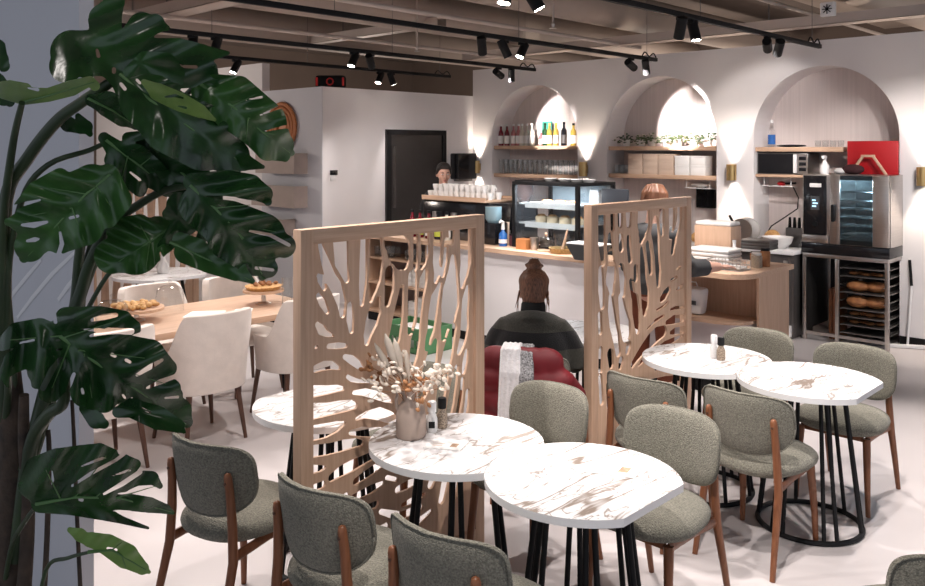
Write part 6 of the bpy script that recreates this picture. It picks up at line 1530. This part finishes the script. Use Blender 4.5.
for k in range(26):
    a = k*0.2417+rnd.uniform(-.15, .15); r = rnd.uniform(0.085, 0.108); ox, oy = rnd.uniform(-.03, .03), rnd.uniform(-.03, .03)
    h.tube([q((ox, -0.03+oy, 0.128)), q((0.06*math.cos(a), -0.03+0.06*math.sin(a), 0.116)), q((r*math.cos(a), -0.03+r*math.sin(a), 0.05)), q((r*1.12*math.cos(a), -0.03+r*0.9*math.sin(a), -0.02))] if math.sin(a) < 0.75 else [q((0, -0.03, 0.125)), q((0.05*math.cos(a), 0.02, 0.118)), q((0.06*math.cos(a), 0.05, 0.09))], [0.006, 0.010, 0.010, 0.006] if math.sin(a) < 0.75 else [0.006, 0.010, 0.006], 8)
h.build('hair', HAIRR, cus, ang=180, remesh=0.006, smooth=1)
tr = MB(); tr.ell((0, -0.01, 0.88), (0.18, 0.13, 0.10), 20, 12)
for sx in (-1, 1): tr.tube([(sx*0.09, 0.0, 0.88), (sx*0.095, 0.02, 0.49), (sx*0.10, 0.0, 0.08)], [0.095, 0.072, 0.055], 14)
tr.build('trousers', JEANS, cus, ang=180, remesh=0.014, smooth=3)
for sx in (-1, 1): MB().tube([(sx*0.10, -0.05, 0.045), (sx*0.10, 0.07, 0.045), (sx*0.105, 0.17, 0.035), (sx*0.105, 0.20, 0.03)], [0.036, 0.044, 0.040, 0.02], 12).build('shoe', BLACK, cus, ang=60)
# ================================================================ lamps
S = spotlight
S('black spotlight at the top edge, left one of the pair on the nearest track', -3.11, 3.62, W(-2.6, 2.6, 0.75), 85)
S('black spotlight at the top edge, right one of the pair on the nearest track', -3.11, 3.86, W(-2.0, 4.5, 0.75), 110)
S('black spotlight on the nearest track, left one of the middle pair', -3.11, 5.60, W(-3.9, 6.3, 1.0), 110)
S('black spotlight on the nearest track, right one of the middle pair', -3.11, 5.80, W(-2.2, 5.4, 0), 130)
S('black spotlight on the nearest track, left one of the pair by the right arch', -3.11, 7.10, W(-3.95, 9.3, 2.0), 60, 50)
S('black spotlight on the nearest track, right one of the pair by the right arch', -3.11, 7.34, W(-4.3, 9.0, 1.2), 60, 60)
S('black spotlight on the second track, left one of its three', -4.91, 5.40, W(-5.6, 6.4, 1.0), 90)
S('black spotlight on the second track, middle one of its three', -4.91, 5.70, W(-4.4, 6.4, 1.0), 90)
S('black spotlight with a glowing lens, right one of three on the second track', -4.91, 5.95, W(-4.3, 3.4, 0.0), 130)
S('black spotlight at the end of the second track, left one above the middle arch', -4.91, 7.78, W(-5.02, 9.4, 2.22), 420, 35, blend=0.12)
S('black spotlight at the end of the second track, right one above the middle arch', -4.91, 8.08, W(-5.2, 9.0, 1.0), 40, 60)
S('black spotlight with a glowing lens on the third track near the door', -6.64, 5.38, W(-5.9, 3.4, 0.0), 85)
S('black spotlight on the third track, right one of the pair near the door', -6.64, 5.60, W(-8.0, 7.6, 0.6), 110, 80, blend=0.9)
S('black spotlight at the end of the third track, left one beside the bottle arch', -6.64, 7.60, W(-6.98, 9.4, 2.2), 340, 32, blend=0.12)
S('black spotlight at the end of the third track, right one beside the bottle arch', -6.64, 7.84, W(-7.2, 8.6, 1.0), 60, 60)
S('black spotlight on the third track half behind the leaves, left one of two', -6.64, 3.62, W(-5.6, 2.9, 0.75), 80)
S('black spotlight on the third track half behind the leaves, right one of two', -6.64, 3.84, W(-6.6, 3.0, 0.0), 80)
S('black spotlight on the furthest left track with a glowing lens above the door', -8.14, 7.02, W(-7.2, 5.0, 0.2), 110)
S('black spotlight on the furthest left track, dark one above the door', -8.14, 7.22, W(-7.6, 8.0, 0.0), 60, 70)
S('black spotlight alone on the furthest left track beside the leaves', -8.14, 4.95, W(-7.6, 3.2, 0.3), 110)
# unseen spots along the tracks; some added to brighten bar front, chairs and plant
for a, b, aim, pw in (
    (-3.11, 1.7, W(-2.35, 2.3, 0.75), 72), (-3.11, 2.4, W(-1.75, 2.5, 0.75), 72), (-3.11, 2.9, W(-5.0, 2.9, 0.6), 120), (-4.91, 4.6, W(-5.6, 6.1, 0.6), 85), (-3.11, 4.8, W(-4.2, 6.1, 0.6), 75),
    (-4.91, 1.9, W(-3.6, 2.0, 0.3), 110), (-4.91, 2.6, W(-3.3, 2.6, 0.75), 100), (-4.91, 3.6, W(-4.4, 3.2, 0), 45),
    (-3.11, 0.25, at(150, 110, 2.0), 4), (-1.35, 0.4, at(90, 250, 2.1), 5), (-1.35, 1.6, W(-1.7, 2.6, 0.6), 115), (-1.35, 3.0, W(-1.7, 3.6, 0.3), 150), (-1.35, 4.2, W(-1.66, 4.6, 0.7), 120), (-1.35, 5.6, W(-1.4, 5.6, 0), 140), (-1.35, 7.2, W(-2.4, 9.0, 1.3), 90),
    (-6.64, 1.8, W(-5.4, 2.3, 0.6), 85), (-1.35, 6.6, W(-3.0, 8.7, 0.8), 110)):
    lamp('spot', W(a, b, 2.78), aim, pw)
# wall lamps throw a cone up and a cone down
def sconce(label, px, z=1.67):
    p = on_b(px, 170, WB); a = ab(p)[0]
    t = thing('wall_sconce', label, 'wall lamp', W(a, WB-0.075, z), TH, 'brass wall lamps between the arches')
    sh = MB(); sh.lathe([(0.052, -0.09), (0.055, -0.09), (0.055, 0.09), (0.052, 0.09), (0.052, -0.09)], 28); sh.build('brass_shade', BRASS, t)
    MB().lo_hi((-0.025, 0.05, -0.05), (0.025, 0.075, 0.05)).build('wall_mount', BRASS, t)
    MB().cyl((0, 0, -0.02), (0, 0, 0.02), 0.05, seg=20).build('bulb_holder', LENS, t)
    for s in (1, -1):
        lamp('cone', W(a, WB-0.075, z+s*0.05), W(a, WB-0.045, z+s*1.0), 34, 66, 0.6, (1.0, 0.85, 0.7), 0.014)
sconce('brass wall lamp left of the bottle arch', 479.5)
sconce('brass wall lamp between the bottle arch and the plant arch', 586.5)
sconce('brass wall lamp between the plant arch and the oven arch', 734.5)
sconce('brass wall lamp at the right edge beyond the oven', 925)
# daylight from the open window side behind the camera
w = bpy.data.worlds.new('World'); SC.world = w; w.use_nodes = True
w.node_tree.nodes['Background'].inputs['Color'].default_value = (0.80, 0.87, 1.0, 1)
w.node_tree.nodes['Background'].inputs['Strength'].default_value = 0.46
# added unseen point lights beyond the walls to brighten the ceiling, and the case's own light strip
for a, b, e in ((-11.5, 9.5, 90), (-6.5, 11.8, 55), (-2.0, 11.8, 45), (-12.0, 3.5, 90)):
    l = bpy.data.lights.new('ceiling_fill', 'POINT'); l.energy = e; l.color = (1.0, 0.87, 0.76); l.shadow_soft_size = 0.25
    o = bpy.data.objects.new('ceiling_fill', l); COL.objects.link(o); o.location = W(a, b, 2.2)
l = bpy.data.lights.new('case_strip', 'AREA'); l.energy = 15; l.shape = 'RECTANGLE'; l.size = 0.6; l.size_y = 0.05; l.color = (0.9, 0.95, 1.0)
o = bpy.data.objects.new('case_strip', l); COL.objects.link(o); o.location = incase(0, -0.20, VH-0.04); o.rotation_euler = (0, 0, TH)
cam = bpy.data.cameras.new('camera'); co = bpy.data.objects.new('camera', cam); COL.objects.link(co); SC.camera = co
cam.sensor_width = 36; cam.lens = FPX/925*36; cam.shift_y = -(293-HY)/925; cam.clip_end = 100
co.location = (0, 0, HC); co.rotation_euler = (PI/2, 0, 0)
SC.view_settings.view_transform = 'Standard'; SC.view_settings.look = 'None'; SC.view_settings.gamma = 1.0
SC.view_settings.exposure = 0.64; SC.view_settings.use_curve_mapping = False
SC.cycles.max_bounces = 8; SC.cycles.transparent_max_bounces = 24; SC.cycles.caustics_reflective = False; SC.cycles.caustics_refractive = False
SC.cycles.sample_clamp_indirect = 4.0
